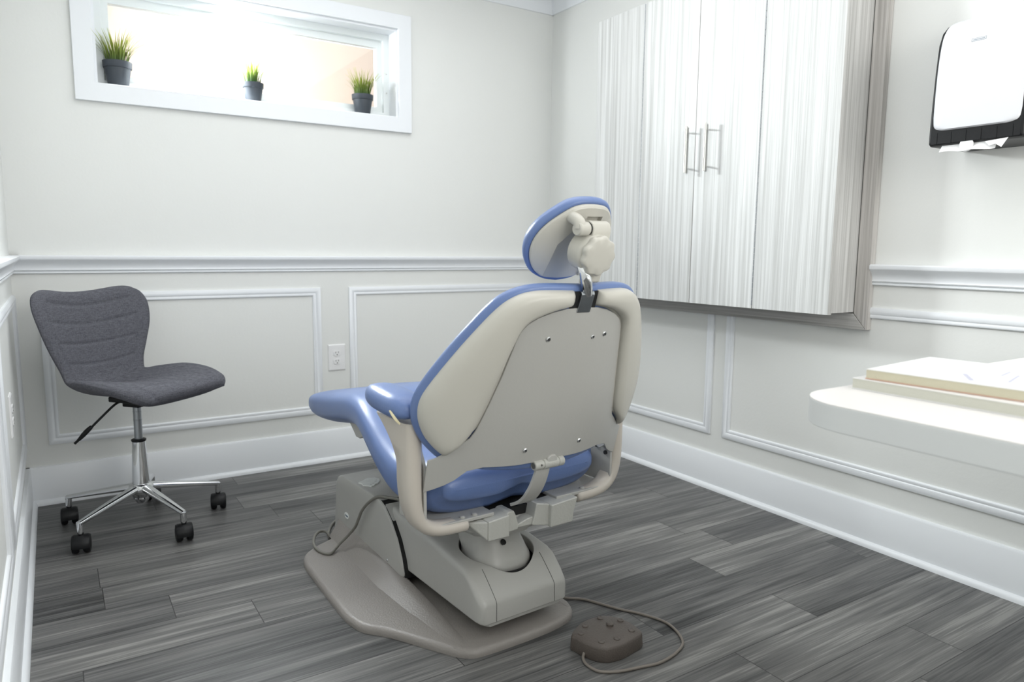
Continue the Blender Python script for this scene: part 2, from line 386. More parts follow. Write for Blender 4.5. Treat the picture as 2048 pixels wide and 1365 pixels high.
# ---------------------------------------------------------------- window
def frame_xz(mb, x0, x1, z0, z1, wl, wr, wb, wt, y0, y1):
    """mitred rectangular frame"""
    o = [(x0,z0),(x1,z0),(x1,z1),(x0,z1)]; i = [(x0+wl,z0+wb),(x1-wr,z0+wb),(x1-wr,z1-wt),(x0+wl,z1-wt)]
    rings = [[(x,y1,z) for x,z in o],[(x,y0,z) for x,z in o],[(x,y0,z) for x,z in i],[(x,y1,z) for x,z in i]]
    n = 4; vs = [p for r in rings for p in r]; fs = []
    for j in range(4):
        for k in range(4):
            a = j*n+k; b_ = j*n+(k+1) % n; c = ((j+1) % 4)*n+(k+1) % n; d = ((j+1) % 4)*n+k; fs.append((a,b_,c,d))
    mb.add(vs, fs)
win = bpy.data.objects.new('window_1', None); COL.objects.link(win); struct(win); win.location = (0.93, 0, WZ0)
def wpart(mb, name, m, **k):
    for i, v in enumerate(mb.v): mb.v[i] = (v[0]-0.93, v[1], v[2]-WZ0)
    o = mb.build(name, m, win, **k); return o
b = MB(); frame_xz(b, 0.243, 1.618, 1.545, 2.077, 0.068, 0.065, 0.068, 0.065, -0.019, 0.0); wpart(b, 'window_casing', M['trim'], bevel=0.002, smooth=30)
b = MB(); frame_xz(b, WX0-0.002, WX1+0.002, WZ0-0.002, WZ1+0.002, 0.012, 0.012, 0.006, 0.012, -0.004, 0.16); wpart(b, 'window_jamb', M['trim'], smooth=30)
b = MB(); frame_xz(b, WX0+0.009, WX1-0.009, WZ0+0.003, WZ1-0.009, 0.030, 0.030, 0.028, 0.030, 0.075, 0.135); wpart(b, 'window_frame', M['vinyl'], bevel=0.002, smooth=30)
b = MB(); frame_xz(b, WX0+0.037, WX1-0.037, WZ0+0.029, WZ1-0.037, 0.028, 0.028, 0.028, 0.034, 0.095, 0.130); wpart(b, 'sash', M['vinyl'], bevel=0.002, smooth=30)
b = MB(); b.box(WX0+0.06, WX1-0.06, 0.112, 0.116, WZ0+0.052, WZ1-0.066); wpart(b, 'pane', M['glass'], smooth=0)
b = MB(); 
for zz in (1.735, 1.822):
    b = MB(); b.lathe([(0.0,0),(0.003,0),(0.003,0.002),(0,0.002)], (WX1-0.024, 0.073, zz), 'Y', 10); wpart(b, 'screw', M['steel'])
b = MB(); b.box(-1.2, 3.4, 0.9, 1.0, 0.4, 4.4); o = struct(b.build('wall_outside', M['outer'], smooth=0))

# ---------------------------------------------------------------- outlets
def outlet(side, a, z, label):
    o = empty('wall_outlet', label, 'outlet', {'back': (a, 0, z), 'left': (0, a, z)}[side], 0 if side == 'back' else pi/2)
    mb = MB(); 
    rings = []
    for k, d in ((1.0, 0.0), (1.0, 0.003), (0.93, 0.006), (0.0, 0.0065)):
        hw, hh = 0.041*k if k else 0.0005, 0.062*k if k else 0.0005
        rings.append([(x, -d, zz) for x, zz in ((-hw,-hh),(hw,-hh),(hw,hh),(-hw,hh))])
    mb.loft(rings, caps=True); mb.build('cover_plate', M['whiteplastic'], o, smooth=0, bevel=0.0008)
    for s_ in (-1, 1):
        mb = MB(); poly = [(0.0165*max(-1, min(1, 1.25*cos(t*pi/12)))*1.0, 0.0135*sin(t*pi/12)) for t in range(24)]
        mb.prism(poly, lambda p: (p[0], -0.005, p[1]+s_*0.0195), lambda p: (p[0], -0.0085, p[1]+s_*0.0195))
        rec = mb.build('receptacle', M['whiteplastic'], o, bevel=0.0006)
        mb = MB()
        mb.box(-0.0075, -0.0055, -0.0089, -0.008, s_*0.0195+0.0005, s_*0.0195+0.0085); mb.box(0.0055, 0.0075, -0.0089, -0.008, s_*0.0195+0.0015, s_*0.0195+0.0085)
        mb.lathe([(0,0),(0.0024,0),(0.0024,0.0009),(0,0.0009)], (0, -0.0089, s_*0.0195-0.006), 'Y', 12)
        mb.build('slots', M['dark'], rec, smooth=0)
    mb = MB(); mb.lathe([(0,0),(0.003,0),(0.003,0.001),(0,0.001)], (0,-0.0075,0), 'Y', 12); mb.build('screw', M['whiteplastic'], o)
    return o
outlet('back', 1.231, 0.490, 'white double wall outlet on the back wall between two panel mouldings')
outlet('left', -0.70, 0.50, 'white wall outlet low on the left wall, seen edge-on beside the grey chair')

# ---------------------------------------------------------------- plants on the sill
def plant(x, y, sc, label, seed, n=120, spread=1.0, leaf_h=0.10):
    rnd = random.Random(seed)
    o = empty('potted_grass', label, 'plant', (x, y, WZ0+0.0045), 0, 'artificial grass plants on the window sill')
    mb = MB(); hp = 0.088*sc; r1, r0_ = 0.048*sc, 0.034*sc
    prof = [(0.0,0.0),(r0_*0.96,0),(r0_,0.002),(r0_+(r1-r0_)*0.68,hp*0.70),(r0_+(r1-r0_)*0.68,hp*0.74),(r1*0.98,hp*0.74),(r1,hp*0.76),(r1*1.03,hp),(r1*0.97,hp),(r1*0.90,hp*0.92),(0,hp*0.92)]
    mb.lathe(prof, n=36); pot = mb.build('pot', M['pot'], o)
    mb = MB(); mb.lathe([(0,hp*0.90),(r1*0.9,hp*0.90),(r1*0.88,hp*0.945),(0,hp*0.95)], n=24); mb.build('soil', M['soil'], o)
    mb = MB()
    for i in range(n):
        a = rnd.uniform(0, 2*pi); rr = r1*0.75*sqrt(rnd.random()); bx, by = rr*cos(a), rr*sin(a)
        lean = (rr/(r1*0.75))*rnd.uniform(0.25, 1.0)*spread + rnd.uniform(0, .15); L_ = leaf_h*sc*rnd.uniform(0.55, 1.12)
        a2 = a+rnd.uniform(-.6, .6); dx, dy = cos(a2), sin(a2); wd = 0.0026*sc*rnd.uniform(.7, 1.2); px, py = -dy, dx
        rings = []
        for q in range(6):
            t = q/5; bend = lean*L_*0.75*t*t; z = hp*0.9+L_*t*(1-0.18*lean*t); ww = wd*(1-t)**0.7+0.0001
            c = Vector((bx+dx*bend, by+dy*bend, z))
            rings.append([c+Vector((px*ww, py*ww, 0)), c+Vector((-dx*0.0004, -dy*0.0004, 0.0)), c-Vector((px*ww, py*ww, 0)), c+Vector((dx*0.0004, dy*0.0004, 0))])
        mb.loft(rings)
    lf = mb.build('grass_blades', M['leaf'], o, smooth=60); lf['kind'] = 'stuff'
    return o
plant(0.394, 0.045, 1.06, 'leftmost and largest potted artificial grass on the window sill', 1, 130, 0.95, 0.115)
plant(0.905, 0.048, 0.90, 'middle potted artificial grass on the sill, pale against the window light', 2, 110, 0.7, 0.115)
plant(1.397, 0.045, 1.0, 'right-hand potted artificial grass, at the right end of the window sill', 3, 140, 0.85, 0.118)

# ================================================================ wall cabinet
XF = W-0.20      # face of the doors
cab = empty('wall_cabinet', 'large light grey streaked laminate wall cabinet with bar handles on right wall', 'cabinet', (W, -1.235, 0.74))
def cp(mb, name, m, par=None, **k):
    for i, v in enumerate(mb.v): mb.v[i] = (v[0]-W, v[1]+1.235, v[2]-0.74)
    return mb.build(name, m, par or cab, **k)
CY0, CY1, CZ0, CZ1 = -1.820, -0.645, 0.797, 2.003
b = MB(); b.box(XF+0.026, W-0.001, CY0, CY1, CZ0+0.002, CZ1); cp(b, 'carcass', M['lamB'], bevel=0.001, smooth=30)
b = MB(); b.box(XF+0.0185, XF+0.0265, CY0+0.003, CY1-0.003, CZ0+0.004, CZ1-0.002); cp(b, 'door_gap_shade', M['groove'], smooth=0)  # dark box painting the shade seen in the door gaps
b = MB(); b.box(W-0.027, W-0.0005, CY0-0.0035, CY1+0.0035, CZ0-0.0035, CZ1+0.003); cp(b, 'frame_gap_shade', M['groove'], smooth=0)  # thin dark box standing in for the shadow gap around the carcass
# mitred face frame on the wall
FY0, FY1, FZ0, FZ1 = -1.870, -0.600, 0.741, 2.060
for (p, nm, m_) in (([(FY0,FZ0),(CY0-0.003,CZ0-0.003),(CY0-0.003,CZ1),(FY0,FZ1)], 'frame_stile', 'lamS'), ([(FY1,FZ0),(CY1,CZ0),(CY1,CZ1),(FY1,FZ1)], 'frame_stile', 'lamS'),
                    ([(FY0+0.0012,FZ0),(FY1-0.001,FZ0),(CY1,CZ0-0.003),(CY0,CZ0-0.003)], 'frame_rail', 'lamH'), ([(FY0,FZ1),(FY1,FZ1),(CY1,CZ1),(CY0,CZ1)], 'frame_rail', 'lamH')):
    b = MB(); b.prism(p, lambda q: (W-0.0005, q[0], q[1]), lambda q: (W-0.028, q[0], q[1])); cp(b, nm, M[m_], smooth=30, bevel=0.0015)
ys = [-1.842, -1.537, -1.2345, -0.932, -0.629]
hs = []
for i in range(4):
    y0, y1 = ys[i], ys[i+1]; g = 0.0016 if i != 5 else 0
    b = MB(); b.box(XF, XF+0.019, y0+g, y1-g, CZ0, CZ1+0.002)
    b.m = [1]*6
    b.m[5] = 0   # face towards the room
    d = cp(b, 'door', [M['lamV'], M['lamB']], bevel=0.0008, smooth=30); hs.append(d)
# piano hinges between the folding leaves
for y in (ys[1], ys[3]):
    b = MB()
    for k in range(58):
        z = CZ0+0.012+k*0.0206; b.lathe([(0,0),(0.0022,0),(0.0022,0.0186),(0,0.0186)], (XF-0.0004, y, z), n=8)
    cp(b, 'piano_hinge', M['darksteel'])
# bar handles: inner rail close to the door, thicker grip in front
for k, (ya, door) in enumerate(((-1.180, hs[2]), (-1.277, hs[1]))):
    b = MB(); z0, z1 = 1.302, 1.476
    b.lathe([(0,0),(0.0032,0),(0.0032,z1-z0),(0,z1-z0)], (XF-0.004, ya-0.013, z0), n=14)
    b.lathe([(0,0),(0.0056,0),(0.0056,z1-z0),(0,z1-z0)], (XF-0.040, ya-0.043, z0-0.003), n=18)
    for z in (z0+0.018, z1-0.021):
        b.tube([(XF, ya-0.011, z), (XF-0.040, ya-0.043, z-0.002)], 0.0033, 10, 1)
        b.tube([(XF-0.017, ya-0.0245, z-0.0008), (XF-0.022, ya-0.0285, z-0.001)], 0.0043, 10, 1)
    for i, v in enumerate(b.v): b.v[i] = (v[0]-W, v[1]+1.235, v[2]-0.74)
    b.build('handle', M['steel'], door)

# ================================================================ towel dispenser
disp = empty('paper_towel_dispenser', 'white and black paper towel dispenser on the right wall above the desk', 'dispenser', (W, -2.16, 1.30))
def dloc(x, y, z): return (x-W, y+2.16, z-1.30)
# side outline (out from wall, z)
DY0, DY1 = -2.357, -2.118
def slab(y0, y1, prof, name, m, inset=0.0, bev=0.004, parent=disp):
    b = MB(); b.prism(prof, lambda p: dloc(W-p[0], y0, p[1]), lambda p: dloc(W-p[0], y1, p[1])); return b.build(name, m, parent, bevel=bev, smooth=40)
body = [(0.0,1.300),(0.19,1.298),(0.200,1.304),(0.200,1.345),(0.198,1.40),(0.193,1.50),(0.186,1.575),(0.172,1.61),(0.15,1.630),(0.12,1.645),(0.0,1.662)]
slab(DY0, DY1, body, 'housing', M['black'], bev=0.010)
# bulging white cover: rounded rectangle swept over the front curve
fr = [(1.342,0.2035),(1.36,0.2045),(1.40,0.205),(1.46,0.204),(1.52,0.2005),(1.57,0.193),(1.60,0.183),(1.625,0.163),(1.640,0.137),(1.652,0.09),(1.662,0.01)]
rows = []
pts = [Vector((p[1], p[0])) for p in fr]; pts = catmull(pts, 4)
mb = MB(); NN = 22
outer = []; 
for j, p in enumerate(pts):
    row = []
    for k in range(NN+1):
        t = -1+2*k/NN
        # rounded lower corners
        hw = 0.1105
        zlow = p.y-1.342
        if zlow < 0.014: hw = 0.1105-0.014+sqrt(max(0, 0.014**2-(0.014-zlow)**2))
        e = abs(t)**10
        row.append(dloc(W-(p.x+0.004-0.010*e), -2.2375+t*hw, p.y+0.0015*(j/len(pts))))
    outer.append(row)
inner = [[(x+0.012 if False else x+0.010, y, z-0.004) for x, y, z in row] for row in outer]
n_ = NN+1; vs = [p for r in outer for p in r]+[p for r in inner for p in r]; fs = []; R_ = len(outer); off = R_*n_
for j in range(R_-1):
    for k in range(NN):
        a = j*n_+k; fs.append((a, a+1, a+1+n_, a+n_)); fs.append((off+a, off+a+n_, off+a+1+n_, off+a+1))
for j in range(R_-1):
    for k in (0, NN): a = j*n_+k; fs.append((a, a+n_, off+a+n_, off+a))
for k in range(NN):
    for j in (0, R_-1): a = j*n_+k; fs.append((a, a+1, off+a+1, off+a))
mb.add(vs, fs); mb.build('cover', M['dispwhite'], disp, smooth=50)
# translucent dark lower band with ribs
b = MB(); b.box(*sorted((-0.2005, -0.19)), DY0+2.16+0.008, DY1+2.16-0.008, 0.004, 0.034)
for k in range(6): yk = DY0+2.16+0.025+k*0.038; b.box(-0.2015, -0.199, yk, yk+0.0015, 0.004, 0.034)
b.build('lower_band', M['black'], disp, smooth=0)
# logo: small grey outlined bar
b = MB(); b.box(-0.0006, 0.0006, -0.018, 0.018, -0.0042, -0.0032); b.box(-0.0006, 0.0006, -0.018, 0.018, 0.0032, 0.0042); b.box(-0.0006, 0.0006, -0.018, -0.0172, -0.004, 0.004); b.box(-0.0006, 0.0006, 0.0172, 0.018, -0.004, 0.004)
b.box(-0.0005, 0.0005, -0.0145, 0.0145, -0.0011, 0.0011)
lo = b.build('logo_plate', M['logogrey'], disp, smooth=0); lo.location = dloc(W-0.1975, -2.2285, 1.568); lo.rotation_euler = (0, radians(14), 0)
# paper towel hanging from the slot
tw = empty('paper_towel', 'white folded paper towel hanging out of the towel dispenser', 'paper towel', (W-0.13, -2.222, 1.283))
b = MB(); rows = []
for j in range(7):
    t = j/6; rows.append([(-0.060+0.004*sin(k*.7+2)*t-0.012*t, -0.070+0.140*k/12, 0.016-0.020*t+0.004*(k/12-.5)*t-0.0015*sin(k*1.1)*t*t) for k in range(13)])
rows2 = [[(x+0.0015, y, z+0.0015) for x, y, z in r] for r in rows]
ring = [rows[i]+rows2[i][::-1] for i in range(7)]
b.loft(ring); b.build('towel_sheet', M['paper'], tw, smooth=50)
b = MB(); 
b.add([(-0.07,-0.100,0.018),(-0.07,-0.045,0.014),(-0.075,-0.058,0.002),(-0.078,-0.075,0.004),(-0.080,-0.090,-0.006),(-0.068,-0.100,0.019),(-0.068,-0.045,0.015),(-0.073,-0.058,0.003),(-0.076,-0.075,0.005),(-0.078,-0.090,-0.005)],
      [(0,1,2,3,4),(9,8,7,6,5),(0,5,6,1),(1,6,7,2),(2,7,8,3),(3,8,9,4),(4,9,5,0)]); b.build('towel_corner', M['paper'], tw, smooth=0)
b = MB(); b.lathe([(0,0),(0.017,0),(0.0185,0.0015),(0.017,0.003),(0,0.003)], (-0.0700,0.002,0.011), 'X', 28); b.build('towel_tab', M['paper'], tw)

# ================================================================ desk and books
DZ = 0.76
desk = empty('desk', 'white wall desk with rounded corner in the right foreground', 'desk', (1.85, -2.95, 0))
def dk(x, y, z): return (x-1.85, y+2.95, z)
dx0, dyN = 1.158, -2.492
def rr_poly(x0, x1, y0, y1, r, corners):
    P_ = []
    for cx_, cy_, a0, on in ((x1-r, y1-r, 0, corners[0]), (x0+r, y1-r, 90, corners[1]), (x0+r, y0+r, 180, corners[2]), (x1-r, y0+r, 270, corners[3])):
        if on:
            for k in range(9): a = radians(a0+k*90/8); P_.append((cx_+r*cos(a), cy_+r*sin(a)))
        else:
            P_.append((cx_+(r if a0 in (0, 270) else -r), cy_+(r if a0 in (0, 90) else -r)))
    return P_
poly = rr_poly(dx0, W-0.035, -3.60, dyN, 0.10, (0, 1, 0, 0))
poly = [(x + (0.10*(-2.48-y)/1.12 if False else 0), y) for x, y in poly]
b = MB(); b.prism(poly, lambda p: dk(p[0], p[1], DZ-0.0425), lambda p: dk(p[0], p[1], DZ-0.001)); b.build('edge_band', M['deskedge'], desk, bevel=0.002, smooth=40)
b = MB(); b.prism([(x*0.9995+0.0009, y) for x, y in poly], lambda p: dk(p[0], p[1], DZ-0.0012), lambda p: dk(p[0], p[1], DZ)); b.build('desktop', M['desk'], desk, smooth=30)
# steel pedestal leg standing out of view to the right
for yy in (-2.75, -3.45):
    b = MB(); b.lathe([(0,0),(0.03,0),(0.03,0.012),(0.022,0.014),(0.022,DZ-0.05),(0.03,DZ-0.043),(0,DZ-0.043)], dk(2.36, yy, 0), n=24); b.build('leg', M['steel'], desk)
def book(name, label, x0, x1, y0, y1, z0, z1, rz, cov_t, pages, covb, ink=False):
    cx_, cy_ = x0, y1
    o = empty(name, label, 'book', (cx_, cy_, z0), rz, 'thick pads stacked on the desk')
    w_, h_ = x1-x0, y1-y0
    b = MB(); b.box(0.0, w_, -h_, 0, 0.0, 0.0018); b.build('back_cover', covb, o, smooth=0)
    b = MB(); b.box(0.0008, w_-0.001, -h_+0.001, -0.001, 0.0018, z1-z0-0.0012); b.build('pages', pages, o, smooth=0)
    b = MB(); b.box(0.0, w_, -h_, 0, z1-z0-0.0012, z1-z0); cv = b.build('front_cover', cov_t, o, smooth=0)
    if ink:
        b = MB()
        for (ax, ay, ln, wd, an) in ((0.03,-0.16,0.07,0.007,0.5),(0.06,-0.20,0.09,0.004,0.15),(0.10,-0.24,0.08,0.006,-0.2),(0.05,-0.27,0.05,0.004,0.3),(0.12,-0.17,0.06,0.004,0.1)):
            b.add([(ax+ln*cos(an)*q-wd*sin(an)*s_, ay+ln*sin(an)*q+wd*cos(an)*s_, z1-z0+0.0002) for q, s_ in ((0,0),(1,0),(1,1),(0,1))], [(0,1,2,3)])
        b.build('printed_marks', M['ink'], cv, smooth=0)
    return o
book('thick_pad', 'thick white pad lying directly on the desk, under the other pad', 1.318, 1.62, -2.99, -2.512, DZ+0.0003, DZ+0.0195, radians(1), M['cover'], M['pageb'], M['cover'])
book('thick_pad', 'upper white pad with cream page edges and faint print, topmost on the desk', 1.325, 1.58, -2.96, -2.532, DZ+0.0199, DZ+0.0375, radians(5), M['cover'], M['page'], M['coverback'], True)

# ================================================================ foot control
fc = empty('foot_control', 'brown rubber foot pedal with round buttons on the floor', 'foot pedal', (1.262, -1.93, 0))
top = [(1.1816,-1.8960),(1.2350,-1.8657),(1.2890,-1.8625),(1.3217,-1.8773),(1.3426,-1.9188),(1.3420,-1.9698),(1.3298,-1.9871),(1.2898,-1.9962),(1.2499,-2.0010),(1.2091,-1.9897),(1.1872,-1.9532),(1.1796,-1.9189)]
tp = cm2([(x-1.262, y+1.93, 0) for x, y in top], 5, True)
rings = []
for sc, z in ((0.985,0.0),(1.03,0.001),(1.045,0.004),(1.02,0.032),(1.0,0.037),(0.96,0.0395),(0.5,0.041),(0.02,0.0412)):
    rings.append([(p.x*sc, p.y*sc, z) for p in tp])
b = MB(); b.loft(rings); b.build('pedal_body', M['pedal'], fc, smooth=50)
for k, (x, y) in enumerate([(1.231,-1.887),(1.29,-1.876),(1.327,-1.913),(1.318,-1.966),(1.261,-1.976),(1.218,-1.967),(1.199,-1.91)]):
    b = MB(); b.lathe([(0,0),(0.0085,0),(0.0085,0.0022),(0.0065,0.0034),(0.003,0.0030),(0,0.0026)], (x-1.262, y+1.93, 0.0395), n=20); b.build('button', M['pedal'], fc)
b = MB(); b.lathe([(0,0),(0.0095,0),(0.0095,0.007),(0.0075,0.009),(0,0.0095)], (1.287-1.262, -1.918+1.93, 0.039), n=20); b.build('centre_knob', M['pedal'], fc)
cp_ = [(1.190,-1.940,0.016),(1.182,-1.945,0.010),(1.172,-1.955,0.0045),(1.164,-1.978,0.004),(1.168,-2.010,0.004),(1.184,-2.027,0.004),(1.216,-2.043,0.004),(1.274,-2.057,0.004),(1.319,-2.066,0.004),(1.375,-2.059,0.004),(1.427,-2.038,0.004),(1.453,-2.005,0.004),(1.469,-1.957,0.004),(1.466,-1.915,0.004),(1.439,-1.857,0.004),(1.413,-1.818,0.004),(1.389,-1.771,0.004),(1.361,-1.717,0.004),(1.33,-1.692,0.0045),(1.31,-1.675,0.005)]
b = MB(); b.tube([(x-1.262, y+1.93, z) for x, y, z in cp_], 0.0036, 10, 6); b.build('cord', M['cord'], fc, smooth=60)

# ================================================================ office chair
oc = empty('swivel_chair', 'grey fabric swivel chair with chrome five-star base in the left corner', 'chair', (0.355, -0.425, 0), radians(-50))
# centre line of the one-piece shell: (t, F, z, halfwidth, cup)
SH = [(0.00, 0.236, 0.494, 0.172, -0.002), (0.04, 0.222, 0.504, 0.192, 0.002), (0.10, 0.196, 0.511, 0.210, 0.010), (0.22, 0.120, 0.514, 0.230, 0.030), (0.34, 0.030, 0.504, 0.226, 0.052),
      (0.45, -0.060, 0.492, 0.192, 0.056), (0.52, -0.115, 0.496, 0.172, 0.046), (0.58, -0.152, 0.520, 0.168, 0.038), (0.65, -0.172, 0.567, 0.176, 0.042), (0.74, -0.190, 0.636, 0.204, 0.052),
      (0.84, -0.206, 0.712, 0.230, 0.062), (0.92, -0.222, 0.776, 0.238, 0.062), (0.97, -0.232, 0.815, 0.224, 0.054), (1.00, -0.238, 0.836, 0.194, 0.044)]
def shell(t, a):
    F, z, hw, cup = clm(SH, t); e = 1e-3
    F1, z1 = clm(SH, min(1, t+e))[:2]; F0_, z0_ = clm(SH, max(0, t-e))[:2]
    d = Vector((F1-F0_, 0, z1-z0_)).normalized(); nrm = Vector((d.z, 0, -d.x))   # towards the sitter
    if nrm.x < 0 and nrm.z < 0: nrm = -nrm
    p = Vector((F, a*hw, z)) + nrm*cup*abs(a)**2.2
    # top edge dips in the middle
    p.z += (0.020*a*a-0.022*a**6)*max(0, (t-0.8)/0.2)
    return p
def shn(t, a):
    e = 2e-3; t0, t1 = max(0, t-e), min(1, t+e); a0, a1 = max(-1, a-e), min(1, a+e)
    n = (shell(t1, a)-shell(t0, a)).cross(shell(t, a1)-shell(t, a0)).normalized()
    F, z = clm(SH, t)[:2]
    c = Vector((0.15, 0, 0.9)) - shell(t, a)
    return n if n.dot(c) > 0 else -n
def seam(t, a):
    d = 0
    for ts in (0.665, 0.76, 0.85, 0.93):
        tt = ts + 0.018*a*a
        d += exp(-((t-tt)/0.006)**2)*(1 if abs(a) < .80 else 0.0)
    tj = 0.575 - 0.035*(1-a*a)
    d += 1.1*exp(-((t-tj)/0.006)**2)*(abs(a) < .86)
    if t < tj-0.01:
        for k in range(-2, 3):
            c = k*0.26*(1-0.35*max(0, (t-0.25))/0.3); d += 0.9*exp(-((a-c)/0.020)**2)*min(1, max(0, (t-0.05)/0.05))
    d += 0.8*exp(-((abs(a)-0.84)/0.018)**2)*(0.10 < t < 0.99)
    return d
NT, NA = 150, 72; grid = []
topg, botg = [], []
for j in range(NT+1):
    t = j/NT; tr, br = [], []
    for i in range(NA+1):
        a = -1+2*i/NA; p = shell(t, a); n = shn(t, a)
        ed = (max(0, 1-abs(a)**7))**0.5 * (min(1, max(0.0, (1-(1-min(1, t/0.09))**2)))**0.5) * (min(1, max(0.0, 1-(1-min(1, (1-t)/0.04))**2))**0.5)
        th = (0.019+0.010*max(0, 1-t/0.5))*ed + 0.0005
        quilt = 0.003*ed if abs(a) < 0.84 else 0
        tr.append(p + n*(th + quilt - 0.0045*seam(t, a)*ed)); br.append(p - n*(th*(0.85+0.55*max(0, 1-t/0.45))))
    topg.append(tr); botg.append(br)
b = MB(); ring = [topg[j]+botg[j][::-1] for j in range(NT+1)]
b.loft(ring); b.build('seat_shell', M['fabric'], oc, smooth=80)
# mechanism
b = MB(); b.box(-0.07, 0.07, -0.055, 0.055, 0.455, 0.474); b.box(-0.035, 0.035, -0.03, 0.03, 0.436, 0.458); b.build('seat_plate', M['black'], oc, bevel=0.004)
b = MB(); b.lathe([(0,0),(0.0135,0),(0.0135,0.145),(0,0.145)], (0,0,0.30), n=28); b.lathe([(0.0138,0),(0.0143,0.0005),(0.0143,0.003),(0.0138,0.0035)], (0,0,0.385), n=28); b.lathe([(0.0138,0),(0.0143,0.0005),(0.0143,0.003),(0.0138,0.0035)], (0,0,0.415), n=28)
b.build('gas_lift', M['darksteel'], oc)
b = MB(); b.lathe([(0.0,0.308),(0.023,0.308),(0.0245,0.311),(0.0245,0.315),(0.020,0.317),(0.0,0.317)], n=28); b.build('column_collar', M['black'], oc)
b = MB(); b.lathe([(0,0.10),(0.029,0.10),(0.0295,0.14),(0.0285,0.17),(0.0225,0.308),(0.0,0.308)], n=36); b.build('column', M['chrome'], oc)
# lever
b = MB(); b.tube([(-0.01,-0.03,0.460),(-0.03,-0.055,0.455),(-0.05,-0.085,0.425),(-0.085,-0.125,0.372)], 0.004, 10, 4)
lv_ = b.build('height_lever', M['black'], oc)
# star base
hubz = 0.085
b = MB(); b.lathe([(0,0.082),(0.017,0.082),(0.020,0.086),(0.026,0.10),(0.036,0.118),(0.040,0.125),(0.041,0.144),(0.036,0.152),(0.0305,0.155),(0.0,0.155)], n=40); b.build('hub', M['chrome'], oc)
for k in range(5):
    a = radians(5+72*k+50) ; ca, sa = cos(a), sin(a)
    rings = []
    for t in range(9):
        q = t/8; r_ = 0.025+0.243*q; z = 0.138-0.036*q-0.004*q*q; hw = 0.019-0.0085*q; hh = 0.016-0.007*q
        ring = []
        for m_ in range(16):
            th = 2*pi*m_/16; lx = hw*(abs(cos(th))**0.7)*(1 if cos(th) > 0 else -1); lz = hh*(abs(sin(th))**0.85)*(1 if sin(th) > 0 else -0.7)
            ring.append((r_*ca-lx*sa, r_*sa+lx*ca, z+lz))
        rings.append(ring)
    b = MB(); b.loft(rings); lg = b.build('leg', M['chrome'], oc, smooth=50)
    b = MB(); b.lathe([(0,0.064),(0.0090,0.064),(0.0105,0.068),(0.0105,0.102),(0.006,0.105),(0,0.105)], (0.262*ca, 0.262*sa, 0), n=20); b.build('socket', M['chrome'], lg)
    cr = radians(47+(-7, 4, 2, -5, 2)[k]); cc, cs_ = cos(cr), sin(cr)
    b = MB(); cx_, cy_ = 0.262*ca, 0.262*sa
    rot = Matrix.Rotation(cr, 3, 'Z')
    ZC = 0.0295
    for s_ in (-1, 1):
        b.lathe([(0,0),(0.024,0),(0.0285,s_*0.004),(0.0294,s_*0.012),(0.0275,s_*0.020),(0.018,s_*0.0225),(0,s_*0.0225)], (cx_+rot.col[0][0]*s_*0.0055, cy_+rot.col[0][1]*s_*0.0055, ZC), 'X', 32, rot)
    rings = []
    for m_ in range(13):
        th = radians(-12+204*m_/12); R1, R2 = 0.0325, 0.0290
        rings.append([rot @ Vector((x, R_*cos(th), R_*sin(th))) + Vector((cx_, cy_, ZC)) for x, R_ in ((-0.026, R1-0.003), (-0.020, R1), (0.020, R1), (0.026, R1-0.003), (0.026, R2-0.004), (-0.026, R2-0.004))])
    b.loft(rings)
    b.lathe([(0,0.055),(0.007,0.055),(0.007,0.066),(0,0.066)], (cx_, cy_, 0), n=14)
    b.build('caster', M['black'], oc, smooth=40)
# lever grip (sub-part, darker paddle)
b = MB(); b.tube([(-0.080,-0.118,0.382),(-0.092,-0.131,0.365),(-0.105,-0.145,0.344),(-0.117,-0.157,0.328)], lambda t: 0.0055+0.005*sin(pi*min(1, t*1.1+0.12)), 12, 5, 0.8)
b.build('lever_grip', M['black'], lv_, smooth=60)

# ================================================================ dental chair
DC = empty('dental_chair', 'blue and cream dental chair seen from behind on a metal base', 'dental chair', (1.12, -1.78, 0), radians(3.3))
T16 = radians(16)
def B(u, s, d=0.0, bend=0.85):
    d = d + bend*u*u
    return Vector((u, -0.08 - s*sin(T16) + d*cos(T16), 0.47 + s*cos(T16) + d*sin(T16)))
# ---- base plate
outl = [(-0.262,0.815),(-0.318,0.765),(-0.338,0.700),(-0.345,0.62),(-0.362,0.36),(-0.358,0.29),(-0.345,0.245),(-0.30,0.185),(-0.22,0.035),(-0.195,0.000),(-0.160,-0.022),(-0.05,-0.030),(0.05,-0.030),(0.12,-0.020),(0.158,0.0),(0.180,0.035),(0.186,0.09),(0.170,0.30),(0.170,0.85),(0.12,0.95),(-0.10,0.95),(-0.155,0.87)]
rings = []
cx_, cy_ = -0.08, 0.42
def inset(poly, d):
    n = len(poly); out = []
    for i in range(n):
        p0, p1, p2 = Vector(poly[i-1]), Vector(poly[i]), Vector(poly[(i+1) % n])
        e1 = (p1-p0).normalized(); e2 = (p2-p1).normalized(); n1 = Vector((-e1.y, e1.x)); n2 = Vector((-e2.y, e2.x)); m_ = (n1+n2)
        m_ = m_/max(0.5, m_.length_squared/2) ; out.append(p1+m_*d)
    return out
sm = [ (p.x, p.y) for p in cm2([(x, y, 0) for x, y in outl], 4, True)]
for d, z in ((0.0, 0.0),(0.0,0.008),(0.003,0.015),(0.008,0.019),(0.016,0.0205)):
    q = inset(sm, d) if d else [Vector(p) for p in sm]; rings.append([(p.x, p.y, z) for p in q])
b = MB(); b.loft(rings)
